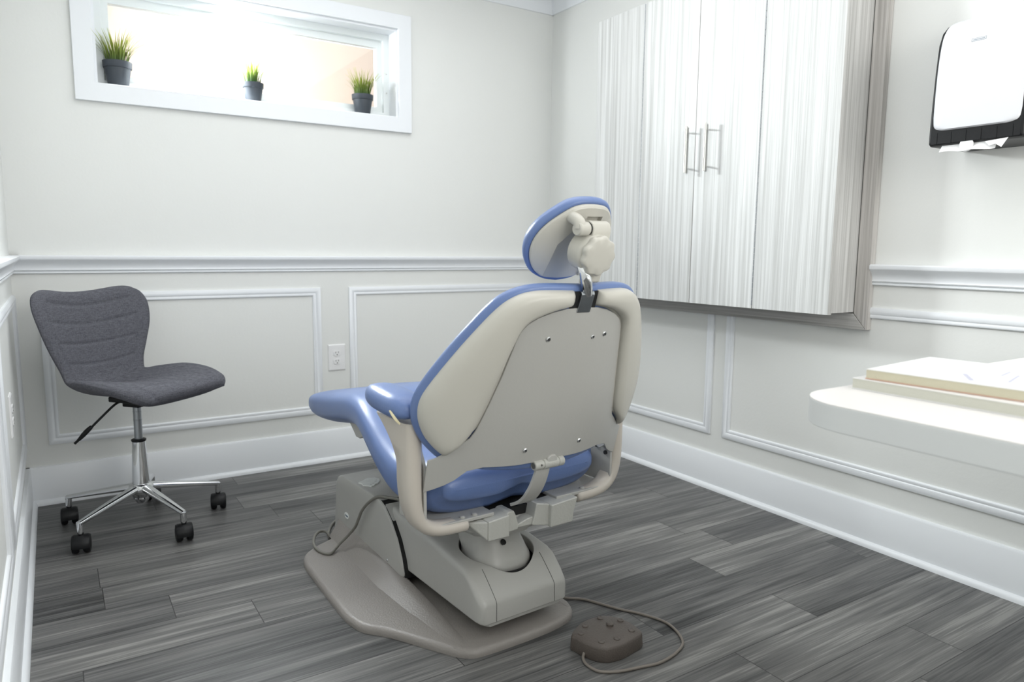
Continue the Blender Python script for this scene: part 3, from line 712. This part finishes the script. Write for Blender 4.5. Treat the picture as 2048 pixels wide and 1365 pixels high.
# raised side ridge beside the arm, sloping down to the near end, and the same on the far side
for s_ in (-1, 1):
    rings = []
    for v_, h, uo in ((0.86,0.078,0.196),(0.70,0.070,0.205),(0.48,0.056,0.222),(0.42,0.050,0.226),(0.25,0.036,0.222),(0.10,0.026,0.214),(0.02,0.0205,0.205)):
        ui = 0.148 + (0.02 if v_ < .3 else 0)*(0.3-v_)/0.3
        uo2 = uo if s_ < 0 else min(uo, 0.168); ui2 = ui if s_ < 0 else 0.148
        rings.append([(s_*uo2, v_, 0.019), (s_*(uo2*0.45+ui2*0.55), v_, 0.0205+(h-0.0205)*0.62), (s_*(ui2+0.010), v_, h), (s_*ui2, v_, h-0.002), (s_*ui2, v_, 0.0195)])
    b.loft(rings)
b.build('base_plate', M['taupe'], DC, smooth=50)
# ---- pump housing (rear cover)
hp = [(0.905,0.020),(0.885,0.20),(0.865,0.225),(0.835,0.236),(0.62,0.2415),(0.545,0.240),(0.505,0.226),(0.465,0.196),(0.425,0.150),(0.398,0.100),(0.384,0.058),(0.386,0.047),(0.400,0.043),(0.47,0.043)]
b = MB(); rings = []
for uu, ins in ((-0.160,0.010),(-0.158,0.004),(-0.150,0.0),(0.150,0.0),(0.158,0.004),(0.160,0.010)):
    ring = []
    for (v_, z_) in hp:
        c = Vector((0.64, 0.10)); dd = Vector((v_, z_))-c; ln = dd.length; q = c+dd*(1-ins/ln); ring.append((uu, q.x, q.y))
    rings.append(ring)
b.loft(rings); ph = b.build('pump_housing', M['enamel'], DC, bevel=0.008, seg=4, smooth=40)
b = MB(); b.lathe([(0,0.0005),(0.0050,0.0005),(0.0050,-0.0016),(0.003,-0.003),(0,-0.0032)], (-0.160, 0.485, 0.064), 'X', 16); b.build('screw', M['chrome'], ph)
# oval maker's badge on the side of the housing
b = MB(); poly = [(0.789+0.0175*cos(t*pi/16), 0.1085+0.0105*sin(t*pi/16)) for t in range(32)]
b.prism(poly, lambda p: (-0.1600, p[0], p[1]), lambda p: (-0.1618, p[0], p[1])); bd = b.build('badge', M['sticker'], ph, bevel=0.0005)
me = text_mesh('A-dec', 0.0105, 0.0003); me.materials.append(M['logoblue']); o = bpy.data.objects.new('badge_lettering', me); COL.objects.link(o); o.parent = bd
o.matrix_local = Matrix.Translation((-0.1621, 0.789, 0.1085)) @ Matrix(((0,0,-1,0),(-1,0,0,0),(0,1,0,0),(0,0,0,1)))
# torn sticker on top
tl = [(-0.150,0.712),(-0.140,0.716),(-0.128,0.722),(-0.118,0.732),(-0.105,0.735),(-0.085,0.728),(-0.078,0.708),(-0.085,0.690),(-0.100,0.672),(-0.116,0.664),(-0.121,0.655),(-0.131,0.653),(-0.136,0.662),(-0.150,0.676),(-0.146,0.692)]
b = MB(); b.prism(tl, lambda p: (p[0], p[1], 0.2390), lambda p: (p[0], p[1], 0.2436)); stk = b.build('torn_sticker', M['sticker'], ph, smooth=30)
b = MB()
for (x, y, l_) in ((-0.118,0.674,0.006),(-0.106,0.684,0.007),(-0.096,0.698,0.006),(-0.128,0.668,0.005)):
    b.box(x, x+l_, y, y+0.002, 0.2434, 0.2438)
b.build('sticker_print', M['taupe'], stk, smooth=0)
b = MB(); gp = [(v_-0.0045 if v_ < 0.52 else v_-0.02, z_-0.0045) for v_, z_ in hp]
b.prism(gp, lambda p: (-0.1535, p[0], p[1]), lambda p: (0.1535, p[0], p[1])); b.build('housing_gap_shade', M['void'], ph, smooth=30)  # black strip standing in for the dark inside the hollow housing
# ---- lift arm
arm_t = [(0.000,0.110,0.131),(0.003,0.117,0.1345),(0.010,0.125,0.139),(0.030,0.144,0.1420),(0.055,0.167,0.1425),(0.068,0.177,0.1425),(0.085,0.1835,0.1425),(0.14,0.190,0.1425),(0.25,0.203,0.1425),(0.42,0.214,0.1425),(0.50,0.223,0.1425),(0.60,0.231,0.1425)]
b = MB(); rings = []
for v_, zt, hw in arm_t:
    ch = 0.020; zb = 0.062 if v_ < 0.45 else 0.062+(v_-0.45)*0.3
    cut = 0.017
    poly = [(-hw, zb+0.004), (-hw+0.004, zb), (hw-0.004, zb), (hw, zb+0.004), (hw, zt-0.018), (hw-0.002, zt-0.010), (hw-0.008, zt-0.003), (hw-0.017, zt), (-hw+0.017, zt), (-hw+0.008, zt-0.003), (-hw+0.002, zt-0.010), (-hw, zt-0.018)]
    rings.append([(x, v_, z) for x, z in poly])
b.loft(rings); arm = b.build('lift_arm', M['enamel'], DC, smooth=45)
c = MB(); c.lathe([(0,0),(0.103,0),(0.103,0.15),(0,0.15)], (0.004, 0.146, 0.128), n=72); cutter = c.build('cutter', M['enamel'], DC, smooth=0)
apply_bool(arm, cutter)
bv = arm.modifiers.new('bevel', 'BEVEL'); bv.width = 0.0025; bv.segments = 2; bv.limit_method = 'ANGLE'; bv.angle_limit = radians(40)
b = MB(); b.lathe([(0,0),(0.1025,0),(0.1025,0.032),(0.100,0.032),(0.100,0.0015),(0,0.0015)], (0.004, 0.146, 0.1282), n=72); b.build('recess_shade', M['void'], arm)  # black disc and rim that paint the recess interior dark
# seam lines of the separate end cap
for uu in (-0.094, 0.094):
    pts_ = [(uu, -0.0004, 0.064), (uu, -0.0004, 0.108)] + [(uu, v_-0.0002, zt+0.0002) for v_, zt, hw in arm_t[:6]]
    b = MB()
    for p0, p1 in zip(pts_, pts_[1:]): b.tube([p0, p1], 0.0008, 6, 1)
    b.build('cap_seam', M['groove'], arm)
b = MB(); b.prism([(-0.110,0.006),(0.118,0.006),(0.128,0.03),(0.128,0.40),(-0.125,0.40),(-0.125,0.03)], lambda p: (p[0], p[1], 0.049), lambda p: (p[0], p[1], 0.0622)); b.build('arm_underside', M['enamel'], arm, bevel=0.004)
# ---- swivel hood
def sup(n_, rx, ry, e=3.2, c=(0, 0), z=0, k=44):
    out = []
    for i in range(k):
        a = 2*pi*i/k; ca, sa = cos(a), sin(a)
        out.append((c[0]+rx*abs(ca)**(2/e)*(1 if ca > 0 else -1), c[1]+ry*abs(sa)**(2/e)*(1 if sa > 0 else -1), z))
    return out
hood = [(0.090,0.079,0.146,0.131,2.3),(0.093,0.083,0.146,0.150,2.3),(0.093,0.084,0.147,0.162,2.4),(0.089,0.083,0.151,0.174,2.6),(0.083,0.082,0.158,0.186,2.8),(0.079,0.083,0.169,0.200,3.0),(0.076,0.085,0.182,0.216,3.0),(0.074,0.090,0.198,0.234,3.0),(0.074,0.095,0.212,0.252,3.0),(0.076,0.100,0.222,0.272,3.0),(0.078,0.105,0.23,0.290,3.0)]
hd = []
for q in range(0, 51): hd.append(clm([(i/10.0,)+h for i, h in enumerate(hood)], q/50.0*1.0))
b = MB(); b.loft([sup(0, h[0], h[1], h[4], (0.004, h[2]), h[3]) for h in hd]); hood_o = b.build('swivel_hood', M['enamel'], DC, smooth=50)
b = MB(); b.lathe([(0,0),(0.0075,0),(0.0085,0.0012),(0.0065,0.0015),(0.006,-0.006),(0,-0.006)], (-0.008, 0.0955, 0.2205), 'Z', 20, Matrix.Rotation(radians(48), 3, 'X')); b.build('lock_hole', M['void'], hood_o)
# ---- seat support structure
b = MB()
b.box(-0.055, 0.062, 0.03, 0.62, 0.275, 0.318)
# link running forward under the seat
rings = []
for v_, z0_, z1_, hw in ((0.06,0.255,0.31,0.06),(0.14,0.235,0.31,0.085),(0.22,0.240,0.31,0.10),(0.36,0.28,0.33,0.11),(0.62,0.36,0.40,0.10)):
    rings.append([(-hw,v_,z0_+0.015),(-hw+0.015,v_,z0_),(hw-0.015,v_,z0_),(hw,v_,z0_+0.015),(hw,v_,z1_),(-hw,v_,z1_)])
b.loft(rings); b.build('seat_support', M['enamel'], DC, bevel=0.004)
b = MB(); b.box(-0.11, 0.15, 0.03, 0.20, 0.318, 0.342); b.build('under_seat_plate', M['void'], DC, smooth=0)
# casting across the rear
def cblock(name, poly, v0, v1, bev=0.004):
    b = MB(); b.prism(poly, lambda p: (p[0], v0, p[1]), lambda p: (p[0], v1, p[1])); return b
b = MB()
b.prism([(-0.133,0.291),(-0.070,0.290),(-0.070,0.346),(-0.133,0.341)], lambda p: (p[0], -0.020, p[1]), lambda p: (p[0]*1.0, 0.045, p[1]))
b.prism([(-0.074,0.296),(-0.036,0.298),(-0.036,0.314),(-0.044,0.338),(-0.050,0.350),(-0.066,0.350),(-0.074,0.344)], lambda p: (p[0], -0.010, p[1]), lambda p: (p[0], 0.045, p[1]))
b.prism([(-0.040,0.298),(0.012,0.296),(0.022,0.300),(0.022,0.318),(0.0,0.316),(-0.036,0.306)], lambda p: (p[0], -0.002, p[1]), lambda p: (p[0], 0.045, p[1]))
b.prism([(0.010,0.297),(0.066,0.284),(0.066,0.343),(0.024,0.353),(0.016,0.318)], lambda p: (p[0], -0.008, p[1]), lambda p: (p[0], 0.045, p[1]))
b.prism([(0.062,0.283),(0.137,0.283),(0.140,0.31),(0.153,0.349),(0.064,0.343)], lambda p: (p[0], -0.020, p[1]), lambda p: (p[0], 0.045, p[1]))
# tapering wing towards the left armrest bar
b.add([(-0.133,-0.018,0.292),(-0.133,-0.018,0.340),(-0.168,0.010,0.338),(-0.168,0.010,0.330),(-0.133,0.045,0.292),(-0.133,0.045,0.340),(-0.19,0.05,0.338),(-0.19,0.05,0.330)],
      [(0,1,2,3),(4,7,6,5),(0,4,5,1),(1,5,6,2),(2,6,7,3),(3,7,4,0)])
b.build('rear_casting', M['cast'], DC, bevel=0.005, seg=3)
# flat cross plate joining the two armrest bars
for x0_, x1_ in ((-0.285, -0.10), (0.10, 0.285)):
    b = MB(); b.box(x0_, x1_, 0.005, 0.11, 0.343, 0.352); cpl = b.build('cross_plate', M['enamel'], DC, bevel=0.002)
    for x in ((-0.185, -0.150) if x0_ < 0 else (0.20,)):
        b = MB(); b.lathe([(0,0),(0.007,0),(0.007,0.003),(0.004,0.005),(0,0.005)], (x, 0.018, 0.352), n=12); b.build('bolt', M['enamel'], cpl)
# ---- armrest frames
AF = [(-0.180,0.335),(-0.235,0.337),(-0.275,0.346),(-0.303,0.370),(-0.316,0.410),(-0.319,0.46),(-0.319,0.52),(-0.319,0.57),(-0.319,0.607)]   # (u,z) centre line
for s_ in (-1, 1):
    cl = cm2([(x, 0, z) for x, z in AF], 5); rings = []
    n_c = len(cl)
    for i, p in enumerate(cl):
        d = (cl[min(i+1, n_c-1)]-cl[max(0, i-1)]).normalized(); nn = Vector((-d.z, 0, d.x))  # in-plane normal
        q = i/(n_c-1); hw = 0.0165+0.005*min(1, max(0, (q-0.35)/0.3))
        # depth towards the front grows near the top where the pad sits
        z = p.z; dep = 0.052 if q < 0.3 else 0.052+0.016*min(1, (q-0.3)/0.3)
        if z > 0.50: dep = 0.068+0.105*((z-0.50)/0.107)**1.8
        ring = []
        for (a_, v_) in ((-1,0.012),(-0.55,0.001),(0.0,-0.002),(0.55,0.001),(1,0.012),(1,dep-0.012),(0.6,dep),(-0.6,dep),(-1,dep-0.012)):
            q2 = p + nn*hw*a_; ring.append((-s_*(-q2.x) if s_ > 0 else q2.x, v_, q2.z))
        rings.append([( (-1 if s_ > 0 else 1)*(p+nn*hw*a_).x, v_, (p+nn*hw*a_).z) for (a_, v_) in ((-1,0.012),(-0.55,0.001),(0.0,-0.002),(0.55,0.001),(1,0.012),(1,dep-0.012),(0.6,dep),(-0.6,dep),(-1,dep-0.012))])
    # rounded end cap of the lower bar
    r0_ = rings[0]; cc = sum((Vector(p) for p in r0_), Vector())/len(r0_)
    capr = [[tuple(cc+(Vector(p)-cc)*k+Vector((( -1 if s_ > 0 else 1)*(0.006*dk_), 0, 0))) for p in r0_] for k, dk_ in ((0.55, 1.0), (0.85, 0.75))]
    b = MB(); b.loft(capr+rings); b.build('armrest_frame', M['pinkcream'], DC, smooth=42)
    # inner mounting plate
    b = MB(); su = -s_
    poly = [(0.004,0.352),(0.13,0.352),(0.13,0.50),(0.10,0.545),(0.03,0.545),(0.004,0.50)]
    b.prism(poly, lambda p: (s_*0.298, p[0], p[1]), lambda p: (s_*0.290, p[0], p[1]))
    pl = b.build('mounting_plate', M['enamel'], DC, bevel=0.002)
    for (vv, zz) in ((0.022,0.438),(0.060,0.452)):
        b = MB(); b.lathe([(0,-0.004),(0.006,-0.004),(0.006,0.004),(0.0,0.004)], (s_*0.290, vv, zz), 'X', 14); b.build('bolt', M['dark'], pl)
    b = MB(); b.prism([(-0.006,0.478),(0.030,0.492),(0.042,0.486),(0.040,0.462),(0.020,0.455),(0.002,0.466)], lambda p: (s_*0.262, p[0], p[1]), lambda p: (s_*0.290, p[0]+0.012, p[1])); b.build('back_pivot', M['enamel'], DC, bevel=0.002)
# ---- armrest pads
for s_ in (-1, 1):
    rings = []; L0, L1 = -0.006, 0.205; k = 26
    for i in range(k+1):
        q = i/k; th = pi*q; v_ = (L0+L1)/2 - (L1-L0)/2*cos(th)
        e = (max(0.0, 1-abs(cos(th))**(5 if q < 0.5 else 2.8)))**0.5 + 0.004
        cz = 0.635+0.020*q; hw = (0.043+0.005*sin(pi*min(1, q*1.2)))*e; hh = 0.032*e
        ring = []
        for m_ in range(28):
            a = 2*pi*m_/28; ca, sa = cos(a), sin(a); x = hw*abs(ca)**0.72*(1 if ca > 0 else -1); z = hh*(abs(sa)**0.85)*(1 if sa > 0 else -0.85)
            ring.append((s_*0.328+x, v_, cz+z))
        rings.append(ring)
    b = MB(); b.loft(rings); pad = b.build('armrest_pad', M['blue'], DC, smooth=80)
    if s_ < 0:
        b = MB(); b.tube([(-0.373,0.022,0.641),(-0.3715,0.010,0.632),(-0.367,0.002,0.622),(-0.360,-0.002,0.613)], lambda t: 0.0035*sin(pi*(0.15+0.7*t))+0.0006, 8, 4, 0.5)
        o = b.build('vinyl_tear', M['foam'], pad, smooth=60); o['label'] = 'small tear showing yellowish foam'
# ---- seat and leg cushion
SEAT = [(0.030,0.385,0.470,0.240),(0.055,0.350,0.500,0.264),(0.10,0.340,0.503,0.278),(0.16,0.342,0.492,0.284),(0.22,0.350,0.492,0.284),(0.30,0.378,0.512,0.278),(0.38,0.414,0.540,0.268),(0.46,0.448,0.566,0.256),(0.52,0.458,0.578,0.246),(0.60,0.454,0.578,0.236),(0.70,0.438,0.562,0.225),(0.82,0.416,0.540,0.214),(0.92,0.404,0.522,0.206),(0.99,0.402,0.508,0.200),(1.03,0.408,0.498,0.192)]
rings = []; vs_ = []
k0 = 10
for i in range(k0): vs_.append((SEAT[0][0]-0.012*0+0.0, i/k0, -1))
def seat_ring(v_, zb, zt, hw, k=1.0, dv=0.0, notch=0.0):
    cz = (zb+zt)/2; hh = (zt-zb)/2; ring = []
    for m_ in range(64):
        a = 2*pi*m_/64; ca, sa = cos(a), sin(a)
        x = hw*abs(ca)**0.50*(1 if ca > 0 else -1); z = hh*abs(sa)**0.62*(1 if sa > 0 else -1)
        x *= (1-(1-k)*0.16) if k < 1 else 1; z *= k
        g = exp(-((x-0.012)/0.036)**2)
        zz = cz+z
        if z > 0: zz -= 0.010*(1-(x/hw)**2)*min(1, max(0, v_/0.1))
        if v_ < 0.2 and z < 0: zz += 0.016*g*(1-v_/0.2)
        ring.append((x, v_+dv+0.012*g*max(0, 1-v_/0.15)*(0.3+0.7*(z < 0)), zz))
    return ring
for q in (0.02, 0.25, 0.45, 0.62, 0.76, 0.87, 0.95): rings.append(seat_ring(0.03, *clm(SEAT, 0.03), k=q, dv=-0.022*sqrt(1-q*q)*1.0))
N_ = 64
for i in range(N_+1):
    v_ = 0.03+(1.0)*i/N_; rings.append(seat_ring(v_, *clm(SEAT, v_)))
for q in (0.95, 0.87, 0.76, 0.62, 0.45, 0.25, 0.02): rings.append(seat_ring(1.03, *clm(SEAT, 1.03), k=q, dv=0.028*sqrt(1-q*q)))
b = MB(); b.loft(rings); b.build('seat_cushion', M['blue'], DC, smooth=80)
b = MB(); b.prism([(0.66,0.462),(0.56,0.470),(0.50,0.462),(0.585,0.425),(0.61,0.425)], lambda p: (-0.20, p[0], p[1]), lambda p: (0.20, p[0], p[1])); b.build('leg_frame', M['enamel'], DC, bevel=0.003)
# ---- backrest support panel
upp = [(0.0,0.4185),(0.045,0.4170),(0.080,0.409),(0.112,0.396),(0.136,0.380),(0.149,0.362),(0.156,0.340),(0.161,0.315),(0.174,0.252),(0.190,0.188),(0.203,0.142),(0.210,0.118),(0.220,0.098),(0.243,0.078),(0.260,0.062),(0.285,0.042),(0.300,0.034)]
low = [(0.0,0.029),(0.10,0.023),(0.18,0.022),(0.215,0.012),(0.240,-0.014),(0.265,-0.032),(0.300,-0.050)]
us = sorted(set([-x for x, _ in upp]+[x for x, _ in upp]+[i*0.02 for i in range(-14, 15)]+[-0.215,0.215,0.24,-0.24,0.16,-0.16]))
b = MB(); rows_f, rows_b = [], []
NR = 14
for u_ in us:
    hi = lerp(upp, abs(u_))[0]; lo_ = lerp(low, abs(u_))[0]
    rows_f.append([B(u_, lo_+(hi-lo_)*j/NR, -0.004) for j in range(NR+1)]); rows_b.append([B(u_, lo_+(hi-lo_)*j/NR, 0.0) for j in range(NR+1)])
b.loft([f+g[::-1] for f, g in zip(rows_f, rows_b)]); bp_ = b.build('back_panel', M['enamel'], DC, bevel=0.0012, seg=2, smooth=30)
nb = Vector((0, cos(T16), sin(T16)))
rotB = Matrix.Rotation(radians(90)+T16, 3, 'X')
for (u_, s_) in ((-0.081,0.346),(0.088,0.348),(0.048,0.345),(-0.083,0.063),(0.085,0.062)):
    rr_ = 0.0060 if u_ != 0.048 else 0.005
    b = MB(); b.lathe([(0,0),(rr_,0),(rr_,0.0015),(rr_*0.75,0.003),(rr_*0.45,0.003),(rr_*0.40,0.001),(0,0.001)], B(u_, s_, -0.0042), 'Z', 18, rotB); sc_ = b.build('screw', M['chrome'], bp_)
    b = MB(); b.lathe([(0,0),(rr_*0.40,0),(rr_*0.40,0.0006),(0,0.0006)], B(u_, s_, -0.0056), 'Z', 6, rotB); b.build('socket', M['dark'], sc_)
# ---- beige back shells
so = [(0.036,0.458),(0.080,0.4585),(0.125,0.456),(0.160,0.447),(0.190,0.428),(0.213,0.402),(0.236,0.368),(0.262,0.325),(0.288,0.277),(0.312,0.228),(0.327,0.190),(0.331,0.158),(0.326,0.126),(0.311,0.092),(0.288,0.064),(0.270,0.050)]
si = [(0.036,0.425),(0.075,0.417),(0.110,0.403),(0.138,0.386),(0.153,0.366),(0.161,0.340),(0.168,0.312),(0.175,0.280),(0.182,0.252),(0.190,0.220),(0.198,0.190),(0.206,0.158),(0.214,0.132),(0.224,0.110),(0.240,0.091),(0.254,0.076)]
SO = cm2([(x, y, 0) for x, y in so], 5); SI = cm2([(x, y, 0) for x, y in si], 5)
for sgn in (-1, 1):
    rings = []; n_s = len(SO)
    for i, (o_, i_) in enumerate(zip(SO, SI)):
        q = i/(n_s-1); e = min(1, sqrt(max(0, 1-(1-min(1, q/0.06))**2)))*min(1, sqrt(max(0, 1-(1-min(1, (1-q)/0.10))**2))); e = max(e, 0.05)
        ring = []
        for t, d in ((0,0.010),(0,0.001),(0.012,-0.006),(0.04,-0.012),(0.10,-0.018),(0.22,-0.022),(0.5,-0.024),(0.76,-0.022),(0.88,-0.018),(0.95,-0.012),(0.985,-0.006),(1.0,0.001),(1.10,0.0035),(1.10,0.010)):
            p = o_.lerp(i_, t); dd = d if d > 0 else d*e
            ring.append(B(sgn*p.x, p.y, dd-0.002))
        rings.append(ring)
    b = MB(); b.loft(rings); b.build('back_shell', M['cream'], DC, smooth=50)
# ---- back cushion
bo = [(0.0,0.468),(0.07,0.469),(0.125,0.4655),(0.166,0.454),(0.198,0.434),(0.222,0.407),(0.245,0.372),(0.271,0.329),(0.297,0.281),(0.321,0.231),(0.336,0.190),(0.340,0.156),(0.335,0.122),(0.319,0.086),(0.295,0.055),(0.262,0.030),(0.20,0.012),(0.10,0.004),(0.0,0.002)]
half = cm2([(x, y, 0) for x, y in bo], 4); full = [(p.x, p.y) for p in half]+[(-p.x, p.y) for p in half[::-1][1:-1]]
rings = []
for k, d in ((0.02,0.004),(0.5,0.004),(0.90,0.003),(0.955,0.004),(0.985,0.006),(1.0,0.011),(1.0,0.018),(0.985,0.027),(0.955,0.036),(0.90,0.044),(0.7,0.052),(0.4,0.052),(0.02,0.050)):
    ring = []
    for (x, y) in full:
        cy2 = min(0.34, max(0.15, y)); ring.append(B(x*k, cy2+(y-cy2)*k, d))
    rings.append(ring)
b = MB(); b.loft(rings); b.build('back_cushion', M['blue'], DC, smooth=80)
# dark gap strip in the centre top
b = MB(); b.prism([(-0.036,0.405),(0.036,0.405),(0.036,0.456),(-0.036,0.456)], lambda p: B(p[0], p[1], -0.001, 0.0), lambda p: B(p[0], p[1], 0.006, 0.0)); b.build('bar_channel', M['void'], DC, smooth=0)
# ---- strap and pivot at the bottom of the back
b = MB(); rings = []
cl = cm2([(-0.020,-0.086,0.486),(-0.024,-0.083,0.460),(-0.028,-0.070,0.425),(-0.031,-0.050,0.395),(-0.033,-0.030,0.378),(-0.034,-0.006,0.366)], 6)
for i, p in enumerate(cl):
    d = (cl[min(i+1, len(cl)-1)]-cl[max(0, i-1)]).normalized(); nn = Vector((0, -d.z, d.y)).normalized()*0.004; hw = 0.021+0.006*(i/(len(cl)-1))
    rings.append([p+Vector((-hw,0,0))+nn, p+Vector((hw,0,0))+nn, p+Vector((hw,0,0))-nn, p+Vector((-hw,0,0))-nn])
b.loft(rings); st = b.build('recline_strap', M['enamel'], DC, bevel=0.002, smooth=40)
b = MB(); b.lathe([(0,-0.052),(0.0105,-0.052),(0.012,-0.050),(0.012,-0.028),(0.0105,-0.027),(0.0105,-0.025),(0.0128,-0.024),(0.0128,0.018),(0.0108,0.019),(0.0108,0.021),(0.0125,0.022),(0.0125,0.036),(0.011,0.038),(0,0.038)], (0,-0.089,0.486), 'X', 28); 
pvt = b.build('pivot_pin', M['cast'], DC)
b = MB(); b.prism([(-0.018,0.486),(-0.016,0.502),(-0.008,0.508),(0.008,0.508),(0.014,0.500),(0.014,0.486)], lambda p: (p[0], -0.100, p[1]), lambda p: (p[0], -0.080, p[1])); b.build('pivot_lug', M['enamel'], DC, bevel=0.004)
b = MB(); b.lathe([(0,0),(0.0026,0),(0.0026,0.002),(0,0.002)], (-0.036,-0.1018,0.488), 'Y', 12); b.lathe([(0,0),(0.0075,0),(0.0075,0.001),(0,0.001)], (-0.0528,-0.089,0.486), 'X', 20); b.build('pin_hole', M['groove'], pvt)

# ---- headrest
T36 = radians(36); H0 = Vector((0.007, -0.158, 1.025))
def Hh(u, r, d=0.0): return H0 + Vector((u, -r*sin(T36)+d*cos(T36), r*cos(T36)+d*sin(T36)))
ho = [(0.0,0.104),(0.030,0.101),(0.056,0.090),(0.080,0.066),(0.100,0.038),(0.112,0.010),(0.1165,-0.020),(0.112,-0.050),(0.098,-0.078),(0.074,-0.102),(0.040,-0.116),(0.0,-0.121)]
hh_ = cm2([(x, y, 0) for x, y in ho], 5); hf = [(p.x, p.y) for p in hh_]+[(-p.x, p.y) for p in hh_[::-1][1:-1]]
def hr(k, off, d, bend=1.2):
    return [Hh(x*k-off*(x/ max(1e-6, sqrt(x*x+y*y))), y*k-off*(y/max(1e-6, sqrt(x*x+y*y))), d+bend*(x*k)**2) for x, y in hf]
b = MB(); b.loft([hr(0.02,0,0.004),hr(0.5,0,0.004),hr(1,0.012,0.000),hr(1,0.006,-0.003),hr(1,0.002,0.001),hr(1,0.0,0.008),hr(1,0.002,0.017),hr(1,0.009,0.027),hr(0.8,0.01,0.038),hr(0.5,0,0.042),hr(0.02,0,0.042)])
b.build('headrest_cushion', M['blue'], DC, smooth=80)
b = MB(); b.loft([hr(0.03,0,0.006),hr(1,0.013,0.005),hr(1,0.0085,-0.004),hr(1,0.0095,-0.010),hr(1,0.0130,-0.0135),hr(0.7,0.010,-0.015),hr(0.35,0,-0.015),hr(0.03,0,-0.015)])
hs_ = b.build('headrest_shell', M['cream'], DC, smooth=60)
def hcut(poly, d0, d1):
    c = MB(); c.prism(poly, lambda p: Hh(p[0], p[1], d0), lambda p: Hh(p[0], p[1], d1)); return c.build('cutter', M['cream'], DC, smooth=0)
apply_bool(hs_, hcut([(-0.028,0.040),(0.028,0.040),(0.055,-0.010),(0.055,-0.16),(-0.055,-0.16),(-0.055,-0.010)], -0.05, -0.001))
apply_bool(hs_, hcut([(-0.012,0.054),(0.034,0.054),(0.034,0.070),(-0.012,0.070)], -0.05, -0.003))
def bmesh_box_B(b, u0_, u1_, s0_, s1_, d0_, d1_):
    P_ = [B(u, s, d, 0.0) for u, s, d in ((u0_,s0_,d0_),(u1_,s0_,d0_),(u1_,s1_,d0_),(u0_,s1_,d0_),(u0_,s0_,d1_),(u1_,s0_,d1_),(u1_,s1_,d1_),(u0_,s1_,d1_))]
    b.add(P_, [(0,3,2,1),(4,5,6,7),(0,1,5,4),(1,2,6,5),(2,3,7,6),(3,0,4,7)])
def prismB(b, poly, u0_, u1_):
    """poly of (s, d), extruded across u"""
    b.prism(poly, lambda p: B(u0_, p[0], p[1], 0.0), lambda p: B(u1_, p[0], p[1], 0.0))
# housing behind the knob: bottom block, body, upper hinge block
b = MB()
prismB(b, [(0.473,0.008),(0.478,0.002),(0.500,0.000),(0.560,0.000),(0.590,0.000),(0.600,0.002),(0.609,0.009),(0.612,0.020),(0.608,0.034),(0.596,0.040),(0.522,0.040),(0.508,0.016),(0.472,0.014)], -0.017, 0.036)
b.build('headrest_bracket', M['cream'], DC, bevel=0.005, seg=4)
b = MB()
b.lathe([(0,-0.016),(0.0135,-0.016),(0.0155,-0.013),(0.0155,0.012),(0.0135,0.015),(0,0.015)], B(-0.036, 0.594, 0.016, 0.0), 'X', 28)
b.tube([B(-0.042,0.594,0.016,0), B(-0.042,0.602,0.019,0), B(-0.042,0.609,0.030,0), B(-0.042,0.612,0.055,0)], 0.0135, 16, 4)
b.build('hinge_knuckle', M['cream'], DC, bevel=0.005, seg=4)
b = MB(); b.lathe([(0,0),(0.0145,0),(0.0145,0.003),(0,0.003)], B(-0.0205, 0.594, 0.017, 0.0), 'X', 24); b.build('hinge_gap', M['void'], DC)
# round collar and lobed knob
c0 = B(0.000, 0.542, -0.004, 0.0); 
b = MB(); b.lathe([(0,-0.046),(0.041,-0.046),(0.0445,-0.043),(0.0455,-0.012),(0.0445,-0.004),(0.041,0.0),(0,0.0)], c0, 'Z', 56, rotB); b.build('knob_collar', M['cream'], DC, smooth=40)
b = MB(); rings = []
for rr_, h in ((0.5,-0.002),(0.95,-0.002),(1.0,0.001),(1.03,0.006),(1.03,0.012),(0.98,0.016),(0.90,0.0175),(0.5,0.018),(0.02,0.018)):
    ring = []
    for k in range(108):
        a = 2*pi*k/108; lob = 1+0.045*cos(9*a)*(1 if rr_ > 0.9 else 0.0); R_ = 0.0425*rr_*lob; ring.append(Vector(c0)+rotB @ Vector((R_*cos(a), R_*sin(a), h)))
    rings.append(ring)
b.loft(rings); b.build('tilt_knob', M['cream'], DC, smooth=50)
# chrome bar
b = MB(); prismB(b, [(0.408,-0.006),(0.452,-0.010),(0.458,-0.006),(0.458,0.0),(0.408,0.0)], -0.019, 0.019); br_ = b.build('headrest_bar', M['darksteel'], DC, bevel=0.001)
b = MB(); b.tube([B(0.002,0.450,-0.004,0), B(-0.004,0.463,-0.006,0), B(-0.012,0.480,-0.007,0), B(-0.019,0.497,-0.003,0), B(-0.022,0.513,0.008,0), B(-0.018,0.524,0.024,0)], lambda t: 0.0105+0.0025*sin(pi*t), 18, 6, 0.9); b.build('bar_neck', M['chrome'], br_, smooth=70)

# ---- power cord lying over the base
pc = [(-0.05,0.395,0.222),(-0.088,0.411,0.226),(-0.118,0.470,0.2475),(-0.140,0.515,0.2475),(-0.158,0.552,0.243),(-0.172,0.590,0.215),(-0.176,0.630,0.178),(-0.176,0.655,0.145),(-0.178,0.682,0.107),(-0.190,0.714,0.070),(-0.210,0.735,0.040),(-0.225,0.730,0.030),(-0.252,0.712,0.0255),(-0.272,0.745,0.026),(-0.272,0.800,0.030),(-0.250,0.850,0.036),(-0.222,0.880,0.036),(-0.200,0.880,0.030),(-0.192,0.862,0.018),(-0.186,0.885,0.006),(-0.175,0.92,0.005),(-0.149,0.97,0.005),(-0.112,1.015,0.005),(-0.06,1.04,0.005),(0.0,1.05,0.005),(0.06,1.00,0.005)]
b = MB(); b.tube(pc, 0.0048, 12, 6); b.build('power_cord', M['gcord'], DC, smooth=60)
